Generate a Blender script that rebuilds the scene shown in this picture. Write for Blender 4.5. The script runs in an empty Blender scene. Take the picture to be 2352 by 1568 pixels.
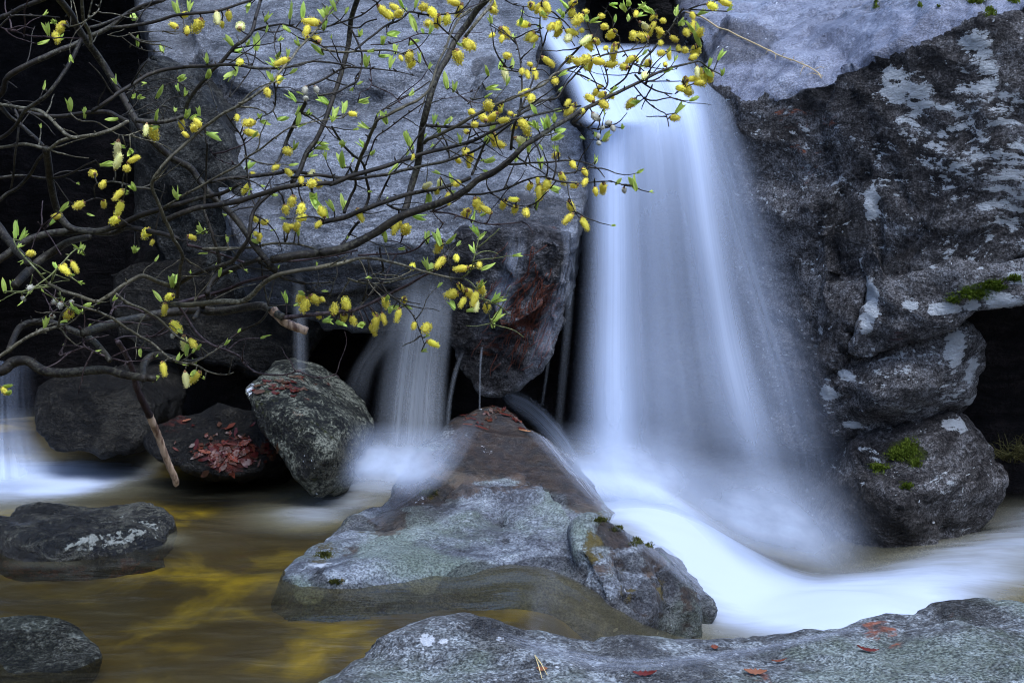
import bpy, bmesh, math, random
import numpy as np
from mathutils import Vector, Matrix
from mathutils.bvhtree import BVHTree

random.seed(7)
rng = np.random.default_rng(11)
scene = bpy.context.scene
COL = scene.collection

# ------------------------------------------------------------------ camera
CAM = Vector((0.0, 0.0, 1.03))
PITCH = math.radians(8.0)
FPX = 3397.0                       # focal length in pixels of a 2352 px wide frame
cam_d = bpy.data.cameras.new("camera")
cam_d.sensor_width = 36.0
cam_d.lens = 36.0 * FPX / 2352.0
cam_d.clip_start = 0.05
cam_d.clip_end = 500.0
cam = bpy.data.objects.new("camera", cam_d)
COL.objects.link(cam)
cam.location = CAM
cam.rotation_euler = (math.radians(90) - PITCH, 0, 0)
scene.camera = cam

# ------------------------------------------------------------------ light
SUN_EL, SUN_AZ = math.radians(66), math.radians(150)      # soft overcast light from above and behind the falls
world = bpy.data.worlds.new("World")
scene.world = world
world.use_nodes = True
wn = world.node_tree
sky = wn.nodes.new("ShaderNodeTexSky")
sky.sky_type = 'NISHITA'
sky.sun_disc = False
sky.sun_elevation = SUN_EL
sky.sun_rotation = SUN_AZ
sky.air_density = 1.0
sky.dust_density = 2.5
sky.ozone_density = 2.0
bg = wn.nodes["Background"]
bg.inputs[1].default_value = 0.13
wn.links.new(sky.outputs[0], bg.inputs[0])
sun_d = bpy.data.lights.new("sun", 'SUN')
sun_d.energy = 0.9
sun_d.angle = math.radians(40)
sun_d.color = (0.87, 0.935, 1.0)
sun = bpy.data.objects.new("sun", sun_d)
COL.objects.link(sun)
sdir = Vector((math.sin(SUN_AZ) * math.cos(SUN_EL), math.cos(SUN_AZ) * math.cos(SUN_EL), math.sin(SUN_EL)))
sun.rotation_euler = sdir.to_track_quat('Z', 'Y').to_euler()
sun.location = (2, 2, 8)
scene.view_settings.view_transform = 'Standard'
scene.view_settings.look = 'None'
scene.view_settings.exposure = 1.6
scene.view_settings.gamma = 1.0
scene.view_settings.use_white_balance = True      # the photograph is balanced cold
scene.view_settings.white_balance_temperature = 5620
scene.view_settings.white_balance_tint = 10
scene.render.engine = 'CYCLES'
scene.cycles.transparent_max_bounces = 40
scene.cycles.max_bounces = 8
scene.cycles.use_denoising = True
scene.cycles.filter_width = 1.05

# ------------------------------------------------------------------ helpers
CP, SP = math.cos(PITCH), math.sin(PITCH)
def ray(px, py):
    u, v = (px - 1176.0) / FPX, (784.0 - py) / FPX
    return Vector((u, CP + v * SP, -SP + v * CP))
def W(px, py, d):
    r = ray(px, py)
    return CAM + r * (d / r.y)
def WZ(px, py, z):
    r = ray(px, py)
    return CAM + r * ((z - CAM.z) / r.z)
def plane_hit(px, py, p0, n, off=0.0):
    r = ray(px, py)
    return CAM + r * ((p0 + n * off - CAM).dot(n) / r.dot(n))

def _hash(ix, iy, iz, seed):
    h = (ix * 374761393 + iy * 668265263 + iz * 1274126177 + seed * 974634777) & 0xffffffff
    h = ((h ^ (h >> 13)) * 1274126177) & 0xffffffff
    h = ((h ^ (h >> 16)) * 2246822519) & 0xffffffff
    return (h ^ (h >> 15)) & 0xffffffff
def perlin(p, seed=0):
    p = np.asarray(p, dtype=np.float64)
    i = np.floor(p).astype(np.int64); f = p - i
    w = f * f * f * (f * (f * 6 - 15) + 10)
    out = np.zeros(len(p))
    for dx in (0, 1):
        for dy in (0, 1):
            for dz in (0, 1):
                h = _hash(i[:, 0] + dx, i[:, 1] + dy, i[:, 2] + dz, seed)
                a = (h & 0xffff) / 65535.0 * 2 * np.pi
                z = ((h >> 16) & 0xffff) / 32767.5 - 1
                s = np.sqrt(np.maximum(0, 1 - z * z))
                g = (f[:, 0] - dx) * s * np.cos(a) + (f[:, 1] - dy) * s * np.sin(a) + (f[:, 2] - dz) * z
                wx = w[:, 0] if dx else 1 - w[:, 0]
                wy = w[:, 1] if dy else 1 - w[:, 1]
                wz = w[:, 2] if dz else 1 - w[:, 2]
                out += g * wx * wy * wz
    return out * 1.5
def fbm(p, octaves=4, seed=0, gain=0.5):
    p = np.asarray(p, dtype=np.float64)
    out = np.zeros(len(p)); a = 1.0
    for o in range(octaves):
        out += a * perlin(p * (2.03 ** o) + 17.3 * o, seed + o)
        a *= gain
    return out
def smooth(a, b, x):
    t = np.clip((x - a) / (b - a), 0, 1)
    return t * t * (3 - 2 * t)

def tag(o, label=None, cat=None, group=None, kind=None):
    if label: o["label"] = label
    if cat: o["category"] = cat
    if group: o["group"] = group
    if kind: o["kind"] = kind
    return o
def link(name, me, mat=None, parent=None):
    o = bpy.data.objects.new(name, me)
    COL.objects.link(o)
    if mat is not None and len(me.materials) == 0: me.materials.append(mat)
    if parent is not None: o.parent = parent
    return o
def mesh_from(name, verts, faces, smooth_shade=True):
    me = bpy.data.meshes.new(name)
    me.from_pydata([tuple(v) for v in verts], [], [tuple(f) for f in faces])
    if smooth_shade:
        me.polygons.foreach_set("use_smooth", [True] * len(me.polygons))
    me.update()
    return me
def fattr(me, name, arr):
    a = me.attributes.new(name, 'FLOAT', 'POINT')
    a.data.foreach_set("value", np.asarray(arr, dtype=np.float32))

# ------------------------------------------------------------------ materials
class NT:
    """small helper for building node trees"""
    def __init__(s, name):
        s.m = bpy.data.materials.new(name)
        s.m.use_nodes = True
        s.t = s.m.node_tree
        s.t.nodes.clear()
        s.out = s.t.nodes.new("ShaderNodeOutputMaterial")
    def n(s, typ, **kw):
        nd = s.t.nodes.new(typ)
        for k, v in kw.items(): setattr(nd, k, v)
        return nd
    def put(s, sock, val):
        if hasattr(val, "bl_idname") or isinstance(val, bpy.types.NodeSocket): s.t.links.new(val, sock)
        elif isinstance(val, (tuple, list)) and sock.type == 'RGBA' and len(val) == 3: sock.default_value = (*val, 1)
        else: sock.default_value = val
    def math(s, op, a, b=None, clamp=False):
        nd = s.n("ShaderNodeMath", operation=op); nd.use_clamp = clamp
        s.put(nd.inputs[0], a)
        if b is not None: s.put(nd.inputs[1], b)
        return nd.outputs[0]
    def maprange(s, v, a, b, c=0.0, d=1.0, interp='SMOOTHSTEP'):
        nd = s.n("ShaderNodeMapRange", interpolation_type=interp)
        s.put(nd.inputs[0], v)
        for k, x in zip((1, 2, 3, 4), (a, b, c, d)): s.put(nd.inputs[k], x)
        return nd.outputs[0]
    def mix(s, f, a, b, blend='MIX'):
        nd = s.n("ShaderNodeMix", data_type='RGBA', blend_type=blend)
        s.put(nd.inputs[0], f); s.put(nd.inputs[6], a); s.put(nd.inputs[7], b)
        return nd.outputs[2]
    def noise(s, vec, scale, detail=6, rough=0.6, dist=0.0):
        nd = s.n("ShaderNodeTexNoise")
        s.put(nd.inputs["Vector"], vec)
        nd.inputs["Scale"].default_value = scale; nd.inputs["Detail"].default_value = detail
        nd.inputs["Roughness"].default_value = rough; nd.inputs["Distortion"].default_value = dist
        return nd.outputs[0]
    def voro(s, vec, scale, feature='F1', rand=1.0):
        nd = s.n("ShaderNodeTexVoronoi", feature=feature)
        s.put(nd.inputs["Vector"], vec); nd.inputs["Scale"].default_value = scale
        nd.inputs["Randomness"].default_value = rand
        return nd.outputs[0]
    def mapping(s, vec, scale=(1, 1, 1), rot=(0, 0, 0), loc=(0, 0, 0)):
        nd = s.n("ShaderNodeMapping")
        s.put(nd.inputs[0], vec)
        nd.inputs[1].default_value = loc; nd.inputs[2].default_value = rot; nd.inputs[3].default_value = scale
        return nd.outputs[0]
    def attr(s, name):
        nd = s.n("ShaderNodeAttribute", attribute_name=name)
        return nd.outputs["Fac"]
    def coord(s, which="Object"):
        return s.n("ShaderNodeTexCoord").outputs[which]
    def bump(s, h, strength=0.5, dist=0.02, normal=None):
        nd = s.n("ShaderNodeBump")
        nd.inputs["Strength"].default_value = strength
        nd.inputs["Distance"].default_value = dist
        s.put(nd.inputs["Height"], h)
        if normal is not None: s.put(nd.inputs["Normal"], normal)
        return nd.outputs[0]
    def done(s, shader):
        s.t.links.new(shader, s.out.inputs[0])
        return s.m

def rock_material(name, dark, mid, light, rough=0.5, lichen=0.0, lichen_scale=7.0, lichen_col=(0.62, 0.63, 0.64),
                  grain=(0, 0, 0), stretch=(1, 1, 5), moss=0.0, stain=0.0, speck=0.5, bump=0.6, green=0.0,
                  moss_col=(0.09, 0.13, 0.015), stain_col=(0.30, 0.085, 0.03), contrast=1.0, spec=0.2):
    dark, mid, light = [tuple(0.80 * c for c in q) for q in (dark, mid, light)]
    k = NT(name)
    co = k.coord("Object")
    warp = k.n("ShaderNodeVectorMath", operation='ADD')
    k.put(warp.inputs[0], co)
    nz = k.n("ShaderNodeTexNoise"); k.put(nz.inputs[0], co); nz.inputs["Scale"].default_value = 3.5; nz.inputs["Detail"].default_value = 3
    sc = k.n("ShaderNodeVectorMath", operation='SCALE'); k.put(sc.inputs[0], nz.outputs[1]); sc.inputs[3].default_value = 0.16
    k.t.links.new(sc.outputs[0], warp.inputs[1])
    wco = warp.outputs[0]
    fol = k.mapping(wco, scale=stretch, rot=grain)
    n_big = k.noise(co, 2.6, 6, 0.6)
    n_mid = k.noise(wco, 14, 8, 0.68)
    n_fol = k.noise(fol, 6, 9, 0.66)
    n_fine = k.noise(co, 75, 5, 0.7)
    v = k.math('MULTIPLY', n_big, 0.3)
    v = k.math('ADD', v, k.math('MULTIPLY', n_fol, 0.38))
    v = k.math('ADD', v, k.math('MULTIPLY', n_mid, 0.22))
    v = k.math('ADD', v, k.math('MULTIPLY', n_fine, 0.27 * speck * 2))
    v = k.math('SUBTRACT', v, 0.135 * speck * 2 - 0.08)
    w_ = 0.085 / contrast
    cr = k.n("ShaderNodeValToRGB"); k.put(cr.inputs[0], v)
    e = cr.color_ramp.elements
    e[0].position = 0.53 - w_; e[0].color = (*dark, 1)
    e[1].position = 0.53 + w_; e[1].color = (*light, 1)
    em = cr.color_ramp.elements.new(0.53); em.color = (*mid, 1)
    col = cr.outputs[0]
    if green > 0:
        g = k.maprange(k.noise(co, 3.3, 5, 0.6), 0.45, 0.62, 0, green)
        col = k.mix(g, col, (0.14, 0.17, 0.115))
    # mineral specks
    sp = k.maprange(k.noise(co, 190, 2, 0.5), 0.33, 0.64, 1.0 - 0.75 * speck, 1.0 + 0.65 * speck)
    spc = k.n("ShaderNodeCombineColor"); [k.put(spc.inputs[i], sp) for i in range(3)]
    col = k.mix(1.0, col, spc.outputs[0], 'MULTIPLY')
    # stains of iron and wet leaves
    st = k.math('ADD', k.attr("stain"), stain)
    st = k.maprange(k.math('ADD', st, k.math('MULTIPLY', k.math('SUBTRACT', k.noise(fol, 11, 7, 0.7), 0.5), 1.9)), 0.42, 0.62)
    sc_ = k.mix(k.maprange(k.noise(co, 30, 4, 0.6), 0.35, 0.65), stain_col, (stain_col[0] * 0.35, stain_col[1] * 0.4, stain_col[2] * 0.6))
    col = k.mix(k.math('MULTIPLY', st, 0.85), col, sc_)
    # wetness, also carrying the shade painted on submerged stone
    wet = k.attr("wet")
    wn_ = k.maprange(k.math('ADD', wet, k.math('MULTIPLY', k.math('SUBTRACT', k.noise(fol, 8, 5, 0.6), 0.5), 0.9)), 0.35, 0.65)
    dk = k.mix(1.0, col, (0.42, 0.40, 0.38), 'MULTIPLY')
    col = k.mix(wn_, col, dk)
    # lichen crusts
    la = k.math('ADD', k.attr("lichen"), lichen)
    ln = k.math('ADD', k.math('MULTIPLY', k.math('SUBTRACT', k.noise(fol, lichen_scale, 9, 0.72), 0.5), 2.2),
                k.math('MULTIPLY', k.math('SUBTRACT', k.noise(co, lichen_scale * 5, 5, 0.7), 0.5), 1.0))
    lm = k.maprange(k.math('ADD', la, ln), 0.50, 0.60)
    vs = k.voro(wco, lichen_scale * 3.2)
    spots = k.maprange(k.math('ADD', vs, k.math('MULTIPLY', k.noise(co, 40, 4, 0.6), 0.25)), 0.235, 0.205)
    keep = k.maprange(k.math('ADD', k.noise(co, 2.2, 3, 0.5), k.math('MULTIPLY', la, 0.45)), 0.58, 0.62)
    lm = k.math('MAXIMUM', lm, k.math('MULTIPLY', k.math('MULTIPLY', spots, keep), 1.0 if lichen > -0.5 else 0.0))
    lcol = k.mix(k.noise(co, 55, 5, 0.7), (lichen_col[0] * 0.55, lichen_col[1] * 0.56, lichen_col[2] * 0.56), lichen_col)
    col = k.mix(k.math('MULTIPLY', lm, 0.9), col, lcol)
    # moss
    mo = k.math('ADD', k.attr("moss"), moss)
    mm = k.maprange(k.math('ADD', mo, k.math('MULTIPLY', k.math('SUBTRACT', k.noise(co, 13, 8, 0.75), 0.5), 2.0)), 0.42, 0.6)
    mcol = k.mix(k.noise(co, 60, 5, 0.7), (moss_col[0] * 0.3, moss_col[1] * 0.3, moss_col[2] * 0.4), (moss_col[0] * 1.5, moss_col[1] * 1.5, moss_col[2] * 1.2))
    col = k.mix(mm, col, mcol)
    # relief
    h = k.math('ADD', k.math('MULTIPLY', n_fol, 1.0), k.math('MULTIPLY', n_mid, 0.7))
    h = k.math('ADD', h, k.math('MULTIPLY', n_fine, 0.6))
    h = k.math('ADD', h, k.math('MULTIPLY', lm, 0.05))
    h = k.math('ADD', h, k.math('MULTIPLY', k.math('MULTIPLY', mm, k.noise(co, 160, 3, 0.6)), 0.5))
    nrm = k.bump(h, bump, 0.035)
    b = k.n("ShaderNodeBsdfPrincipled")
    k.put(b.inputs["Base Color"], col)
    r = k.maprange(n_mid, 0.3, 0.7, rough - 0.1, rough + 0.12, 'LINEAR')
    r = k.math('ADD', r, k.math('MULTIPLY', wn_, -0.32))
    r = k.math('ADD', r, k.math('MULTIPLY', k.math('MAXIMUM', lm, mm), 0.3))
    k.put(b.inputs["Roughness"], k.math('MAXIMUM', r, 0.12))
    k.put(b.inputs["Normal"], nrm)
    b.inputs["Specular IOR Level"].default_value = spec
    return k.done(b.outputs[0])

# ------------------------------------------------------------------ boulders
def hull_bm(bm, pts):
    vs = [bm.verts.new(tuple(p)) for p in pts]
    r = bmesh.ops.convex_hull(bm, input=vs)
    junk = [g for g in r["geom_interior"] if isinstance(g, bmesh.types.BMVert)] + [g for g in r["geom_unused"] if isinstance(g, bmesh.types.BMVert)]
    if junk: bmesh.ops.delete(bm, geom=list(set(junk)), context='VERTS')

def cracks(pts, rad, depth, n=24):
    return [(x, y, d, rad, depth) for x, y, d in interp0(pts, n)]
def interp0(pts, n):
    P = np.array(pts, float); t = np.linspace(0, len(P) - 1, n); i = np.minimum(t.astype(int), len(P) - 2); f = (t - i)[:, None]
    return P[i] * (1 - f) + P[i + 1] * f
ROCKS = {}
def boulder(name, hulls, mat, voxel=0.014, relax=6, noise=((1.6, 0.05), (5, 0.02), (14, 0.007)), seed=0,
            strata=None, blobs=(), label=None, cat="boulder", group=None, kind=None, key=None, wet_shade_line=None, dents=(), top_mat=None, sunk=0.0, facet=((0.34, 0.10), (0.12, 0.07))):
    bm = bmesh.new()
    for h in hulls: 
        b2 = bmesh.new(); hull_bm(b2, h)
        tmp = bpy.data.meshes.new("t"); b2.to_mesh(tmp); b2.free()
        bm.from_mesh(tmp); bpy.data.meshes.remove(tmp)
    bmesh.ops.recalc_face_normals(bm, faces=bm.faces)
    me = bpy.data.meshes.new(name); bm.to_mesh(me); bm.free()
    o = bpy.data.objects.new(name, me); COL.objects.link(o)
    md = o.modifiers.new("r", 'REMESH'); md.mode = 'VOXEL'; md.voxel_size = voxel; md.adaptivity = 0
    ms = o.modifiers.new("s", 'SMOOTH'); ms.factor = 0.5; ms.iterations = relax
    dg = bpy.context.evaluated_depsgraph_get()
    me2 = bpy.data.meshes.new_from_object(o.evaluated_get(dg))
    o.modifiers.clear()
    n = len(me2.vertices)
    co = np.empty(n * 3); me2.vertices.foreach_get("co", co); co = co.reshape(-1, 3)
    nr = np.empty(n * 3); me2.vertices.foreach_get("normal", nr); nr = nr.reshape(-1, 3)
    disp = np.zeros(n)
    for i, (s, a) in enumerate(noise):
        disp += a * fbm(co * s, 3, seed * 31 + i * 7)
    if strata:                                   # ledges across the bedding direction
        ax, s, a = strata
        ax = np.array(ax, float); ax /= np.linalg.norm(ax)
        t = co @ ax * s + 0.6 * fbm(co * 1.7, 3, seed + 91)
        q = np.stack([t, co[:, 0] * 0.7, co[:, 2] * 0.7], 1)
        nn = fbm(q, 3, seed + 55)
        disp += a * (1 - 2 * np.abs(nn)) 
    for i, (size, amp) in enumerate(facet):      # broken faces: each cell of the surface tilts its own way
        fr_ = np.random.default_rng(seed * 13 + i)
        cw = co + 0.22 * size * np.stack([fbm(co / size * 1.3, 3, seed + 60 + q) for q in range(3)], 1)
        lo, hi = co.min(0), co.max(0)
        ns = int(min(420, max(6, np.prod((hi - lo) / size + 0.6))))
        sd = co[fr_.integers(0, n, ns)] + fr_.normal(0, size * 0.25, (ns, 3))
        tl = fr_.normal(0, 1, (ns, 3)); tl /= np.linalg.norm(tl, axis=1)[:, None]
        d2 = np.empty(n)
        for a_ in range(0, n, 20000):
            c_ = cw[a_:a_ + 20000]
            dd = ((c_[:, None, :] - sd[None]) ** 2).sum(2)
            o_ = np.argpartition(dd, 1, axis=1)[:, :2]; r_ = np.arange(len(c_))
            s0 = np.sqrt(dd[r_, o_[:, 0]]); s1 = np.sqrt(dd[r_, o_[:, 1]])
            sw = s0 > s1
            ia = np.where(sw, o_[:, 1], o_[:, 0]); ib = np.where(sw, o_[:, 0], o_[:, 1])
            g_ = np.abs(s1 - s0)
            wgt = 0.5 + 0.5 * smooth(0, 0.16 * size, g_)
            ta = ((c_ - sd[ia]) * tl[ia]).sum(1); tb_ = ((c_ - sd[ib]) * tl[ib]).sum(1)
            d2[a_:a_ + 20000] = (ta * wgt + tb_ * (1 - wgt)) - 0.12 * size * np.exp(-(g_ / (0.05 * size)) ** 2) * (ia % 3 == 0)
        disp += amp * d2
    co = co + nr * disp[:, None]
    if dents:
        bv0 = BVHTree.FromPolygons([tuple(c) for c in co], [tuple(p.vertices) for p in me2.polygons])
        dig = np.zeros(n)
        for (px, py, d, rad, amt) in dents:
            h = bv0.ray_cast(CAM, ray(px, py).normalized())
            if h[0] is None: continue
            q = np.linalg.norm(co - np.array(h[0]), axis=1) / rad
            dig = np.maximum(dig, amt * np.exp(-q * q * 2))
        co = co - nr * dig[:, None]
    base = np.array([co[:, 0].mean(), co[:, 1].mean(), co[:, 2].min()])
    # attributes: patches of lichen, moss, stain, wetness at places on the surface
    bvh = BVHTree.FromPolygons([tuple(c) for c in co], [tuple(p.vertices) for p in me2.polygons])
    ch = {c: np.zeros(n) for c in ("lichen", "moss", "stain", "wet")}
    for (c, px, py, rx, ry, val) in blobs:
        r = ray(px, py)
        hit = bvh.ray_cast(CAM, r.normalized())
        if hit[0] is None: continue
        d = hit[0].y / FPX
        q = np.sqrt(((co[:, 0] - hit[0].x) / (rx * d)) ** 2 + ((co[:, 2] - hit[0].z) / (ry * d)) ** 2 + ((co[:, 1] - hit[0].y) / (2.2 * max(rx, ry) * d)) ** 2)
        if val >= 0: ch[c] = np.maximum(ch[c], val * (1 - smooth(0.35, 1.15, q)))
        else: ch[c] = ch[c] + val * (1 - smooth(0.35, 1.15, q))
    if wet_shade_line is not None:
        z0, z1 = wet_shade_line
        ch["wet"] = np.maximum(ch["wet"], 1 - smooth(z0, z1, co[:, 2] + 0.06 * fbm(co * 5, 3, seed + 3)))  # wet band above the water, painted shade on the submerged stone below
    if sunk: ch["stain"] = np.maximum(ch["stain"], sunk * (1 - smooth(-0.03, 0.015, co[:, 2])))
    me2.vertices.foreach_set("co", (co - base).ravel())
    me2.polygons.foreach_set("use_smooth", [True] * len(me2.polygons))
    for c in ch: fattr(me2, c, ch[c])
    me2.update()
    o.data = me2; me2.name = name
    bpy.data.meshes.remove(me)
    o.location = base
    me2.materials.clear(); me2.materials.append(mat)
    if top_mat is not None:                      # up-facing polygons get a lighter material with sky sheen painted in
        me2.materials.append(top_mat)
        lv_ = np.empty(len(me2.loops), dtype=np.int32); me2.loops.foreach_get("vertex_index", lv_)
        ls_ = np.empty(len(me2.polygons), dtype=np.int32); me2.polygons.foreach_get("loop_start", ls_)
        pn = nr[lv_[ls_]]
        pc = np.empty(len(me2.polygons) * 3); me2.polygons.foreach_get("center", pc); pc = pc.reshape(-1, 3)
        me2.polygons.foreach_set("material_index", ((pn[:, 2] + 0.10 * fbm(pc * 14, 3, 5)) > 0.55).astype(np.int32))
    tag(o, label, cat if kind is None else None, group, kind)
    ROCKS[key or name] = bvh
    return o
def prism(front, back=0.8, shrink=0.85, dz=0.0):
    """front outline points (px, py, depth) and the same outline set back by `back` metres"""
    f = [W(*p) for p in front]
    c = sum(f, Vector()) / len(f)
    b = [c + (p - c) * shrink + Vector((0, back, dz)) for p in f]
    return f + b
# ------------------------------------------------------------------ rock materials
M_slab = rock_material("wet_slab", (0.045, 0.047, 0.05), (0.145, 0.15, 0.162), (0.34, 0.35, 0.375), rough=0.36, lichen=-0.10, spec=0.5,
                       grain=(0.2, 0.5, 0.25), stretch=(1.2, 1.2, 7), speck=0.6, bump=0.8, contrast=0.85)
M_face = rock_material("weathered_gneiss", (0.017, 0.014, 0.0125), (0.075, 0.067, 0.062), (0.21, 0.20, 0.195), rough=0.65, lichen=0.24, lichen_col=(0.66, 0.67, 0.66),
                       lichen_scale=8, grain=(0.0, 0.75, 0.2), stretch=(1.5, 1.5, 4.5), speck=0.8, bump=1.0, moss=-0.06, moss_col=(0.04, 0.045, 0.012), contrast=1.0)
M_belly = rock_material("pale_gneiss", (0.03, 0.026, 0.024), (0.115, 0.106, 0.10), (0.25, 0.24, 0.235), rough=0.65, lichen=0.26, lichen_col=(0.66, 0.67, 0.66),
                        lichen_scale=9, grain=(0.0, 0.5, 0.2), stretch=(1.5, 1.5, 5), speck=0.8, bump=1.0, moss=-0.08, stain_col=(0.09, 0.04, 0.03), contrast=1.1)
M_top = rock_material("sky_sheen_top", (0.10, 0.10, 0.13), (0.20, 0.205, 0.25), (0.33, 0.34, 0.39), rough=0.32, lichen=0.03, spec=0.5,
                      lichen_scale=9, grain=(0, 0.3, 0.5), stretch=(2, 3, 5), speck=0.5, bump=0.6, contrast=0.7)  # pale bluish colour stands in for sky sheen on the top face
M_centre = rock_material("stream_rock", (0.07, 0.07, 0.077), (0.17, 0.18, 0.195), (0.32, 0.34, 0.345), rough=0.45, lichen=0.12, stain_col=(0.075, 0.044, 0.022), spec=0.35,
                         grain=(0.1, 0.2, 0.1), stretch=(1.3, 1.3, 3), speck=0.7, bump=0.6, green=0.6, moss_col=(0.085, 0.062, 0.012), contrast=1.1)
M_near = rock_material("near_rock", (0.055, 0.052, 0.047), (0.15, 0.155, 0.155), (0.34, 0.36, 0.36), rough=0.38, spec=0.4, lichen=0.14, lichen_scale=9,
                       grain=(0.1, 0.25, 0.05), stretch=(1.6, 2, 5), speck=0.9, bump=0.8, green=0.45, contrast=1.15)
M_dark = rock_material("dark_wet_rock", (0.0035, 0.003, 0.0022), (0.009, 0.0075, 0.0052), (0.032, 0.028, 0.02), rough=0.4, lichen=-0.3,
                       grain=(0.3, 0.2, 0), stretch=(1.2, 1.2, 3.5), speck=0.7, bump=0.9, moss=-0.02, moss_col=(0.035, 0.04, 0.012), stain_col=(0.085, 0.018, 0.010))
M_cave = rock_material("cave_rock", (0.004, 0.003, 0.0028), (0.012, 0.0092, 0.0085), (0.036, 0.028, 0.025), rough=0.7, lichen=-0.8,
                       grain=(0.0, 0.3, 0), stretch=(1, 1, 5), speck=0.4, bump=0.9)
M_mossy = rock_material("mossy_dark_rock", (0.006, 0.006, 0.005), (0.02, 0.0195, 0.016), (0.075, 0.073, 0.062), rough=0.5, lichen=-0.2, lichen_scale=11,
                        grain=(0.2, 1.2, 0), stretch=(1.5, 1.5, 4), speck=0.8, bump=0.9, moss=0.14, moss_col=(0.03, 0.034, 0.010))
M_granite = rock_material("granite", (0.005, 0.005, 0.004), (0.026, 0.027, 0.017), (0.15, 0.15, 0.11), rough=0.5, lichen=0.0, lichen_scale=12,
                          stretch=(1.5, 1.5, 1.5), speck=1.0, bump=0.8, moss=0.24, moss_col=(0.042, 0.045, 0.012), contrast=1.5)
M_tip = rock_material("hanging_rock", (0.016, 0.014, 0.014), (0.08, 0.075, 0.075), (0.30, 0.29, 0.29), rough=0.42, lichen=0.02,
                      grain=(0.0, -0.9, 0.3), stretch=(1.3, 1.3, 5), speck=0.6, bump=1.1, stain=-0.1, contrast=1.1)

# ------------------------------------------------------------------ back slab (plane tilted up and away from the falls)
S0, S1, S2 = W(600, 560, 4.62), W(1330, 555, 4.52), W(780, 0, 5.9)
SN = (S1 - S0).cross(S2 - S0).normalized()
if SN.z < 0: SN = -SN
def SL(px, py, off=0.0): return plane_hit(px, py, S0, SN, off)
out = [(545, 560), (900, 575), (1130, 560), (1325, 545), (1345, 420), (1335, 300), (1290, 190), (1230, 90), (1185, -60), (340, -90), (318, 0), (350, 120), (420, 260), (500, 440)]
top = [SL(*p) for p in out]
low = [p - SN * 0.36 + Vector((0, 0.12, 0)) for p in top]
plate = [SL(*p, 0.075) for p in [(455, 120), (540, 185), (700, 207), (870, 200), (1010, 120), (1120, -60), (420, -60)]]
plate += [p - SN * 0.2 for p in plate]
rib = [SL(*p, 0.05) for p in [(1090, 190), (1130, 110), (1190, 120), (1235, 200), (1290, 300), (1250, 330)]]
rib += [p - SN * 0.2 for p in rib]
shelf = [SL(*p, 0.04) for p in [(700, 560), (1180, 545), (1200, 430), (1080, 330), (760, 330), (640, 440)]]
shelf += [p - SN * 0.2 for p in shelf]
under = prism([(600, 560, 4.72), (1010, 575, 4.58), (1040, 700, 4.66), (1000, 735, 4.7), (850, 742, 4.76), (690, 660, 4.8)], 0.5, 0.9)
boulder("slab_boulder", [top + low, plate, rib, shelf, under], M_slab, voxel=0.016, relax=14, facet=((0.5, 0.05),),
        noise=((1.2, 0.03), (4, 0.010), (13, 0.004)), seed=3, strata=((0.25, -0.3, 0.9), 5.5, 0.014),
        dents=cracks([(1000, 240, 0), (1050, 280, 0), (1110, 300, 0), (1180, 340, 0)], 0.03, 0.02, 30) + cracks([(1080, 170, 0), (1110, 240, 0), (1180, 300, 0), (1240, 400, 0)], 0.03, 0.018, 30) + cracks([(600, 400, 0), (760, 350, 0), (980, 370, 0)], 0.025, 0.012, 40), blobs=[("wet", 520, 230, 90, 60, 0.9), ("wet", 460, 160, 60, 60, 0.8), ("wet", 720, 215, 90, 22, 0.9), ("wet", 1110, 150, 40, 50, 0.9),
               ("wet", 1150, 260, 60, 90, 0.55), ("wet", 980, 330, 40, 80, 0.5), ("wet", 760, 480, 260, 90, 0.55), ("wet", 1000, 500, 200, 60, 0.55), ("wet", 1220, 490, 150, 70, 0.85), ("stain", 1240, 520, 70, 30, 0.3), ("wet", 640, 420, 90, 120, 0.5), ("wet", 1000, 640, 120, 70, 0.8), ("wet", 800, 650, 200, 60, 1.0), ("wet", 560, 500, 50, 90, 0.9),
               ("moss", 980, 650, 110, 40, 0.12), ("moss", 800, 650, 160, 50, 0.2), ("stain", 1180, 250, 50, 60, 0.16)],
        label="broad tilted slab of pale blue-grey rock behind the willow, beside the main waterfall", cat="rock slab")

tip = prism([(1010, 545, 4.56), (1180, 530, 4.50), (1318, 525, 4.50), (1326, 580, 4.46), (1312, 650, 4.44), (1296, 740, 4.46), (1235, 850, 4.52), (1180, 900, 4.56),
             (1125, 912, 4.58), (1062, 850, 4.62), (1030, 760, 4.62), (1000, 690, 4.62)], 0.55, 0.82)
knob = prism([(1160, 610, 4.46), (1240, 545, 4.42), (1300, 550, 4.42), (1285, 600, 4.40), (1180, 640, 4.44)], 0.3, 0.8)
knob2 = prism([(1120, 690, 4.47), (1180, 640, 4.44), (1270, 615, 4.41), (1290, 640, 4.42), (1250, 720, 4.43), (1150, 770, 4.48)], 0.3, 0.8)
boulder("hanging_rock", [tip, knob, knob2], M_tip, voxel=0.011, relax=4, noise=((2.5, 0.025), (7, 0.014), (20, 0.006)), seed=8,
        strata=((0.8, 0, -0.5), 9, 0.012),
        blobs=[("stain", 1190, 740, 90, 70, 0.55), ("stain", 1260, 690, 50, 70, 0.6), ("stain", 1130, 790, 60, 50, 0.5), ("stain", 1270, 740, 30, 60, 0.6),
               ("wet", 1130, 840, 110, 90, 1.0), ("wet", 1060, 730, 60, 80, 0.9), ("wet", 1200, 800, 80, 60, 0.6), ("lichen", 1190, 690, 70, 45, 0.32), ("lichen", 1240, 560, 60, 25, 0.2),
               ("moss", 1240, 590, 50, 25, 0.2)],
        label="wedge of grey rock stained rust-red, hanging down to a point between the two falls", cat="rock")

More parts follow.
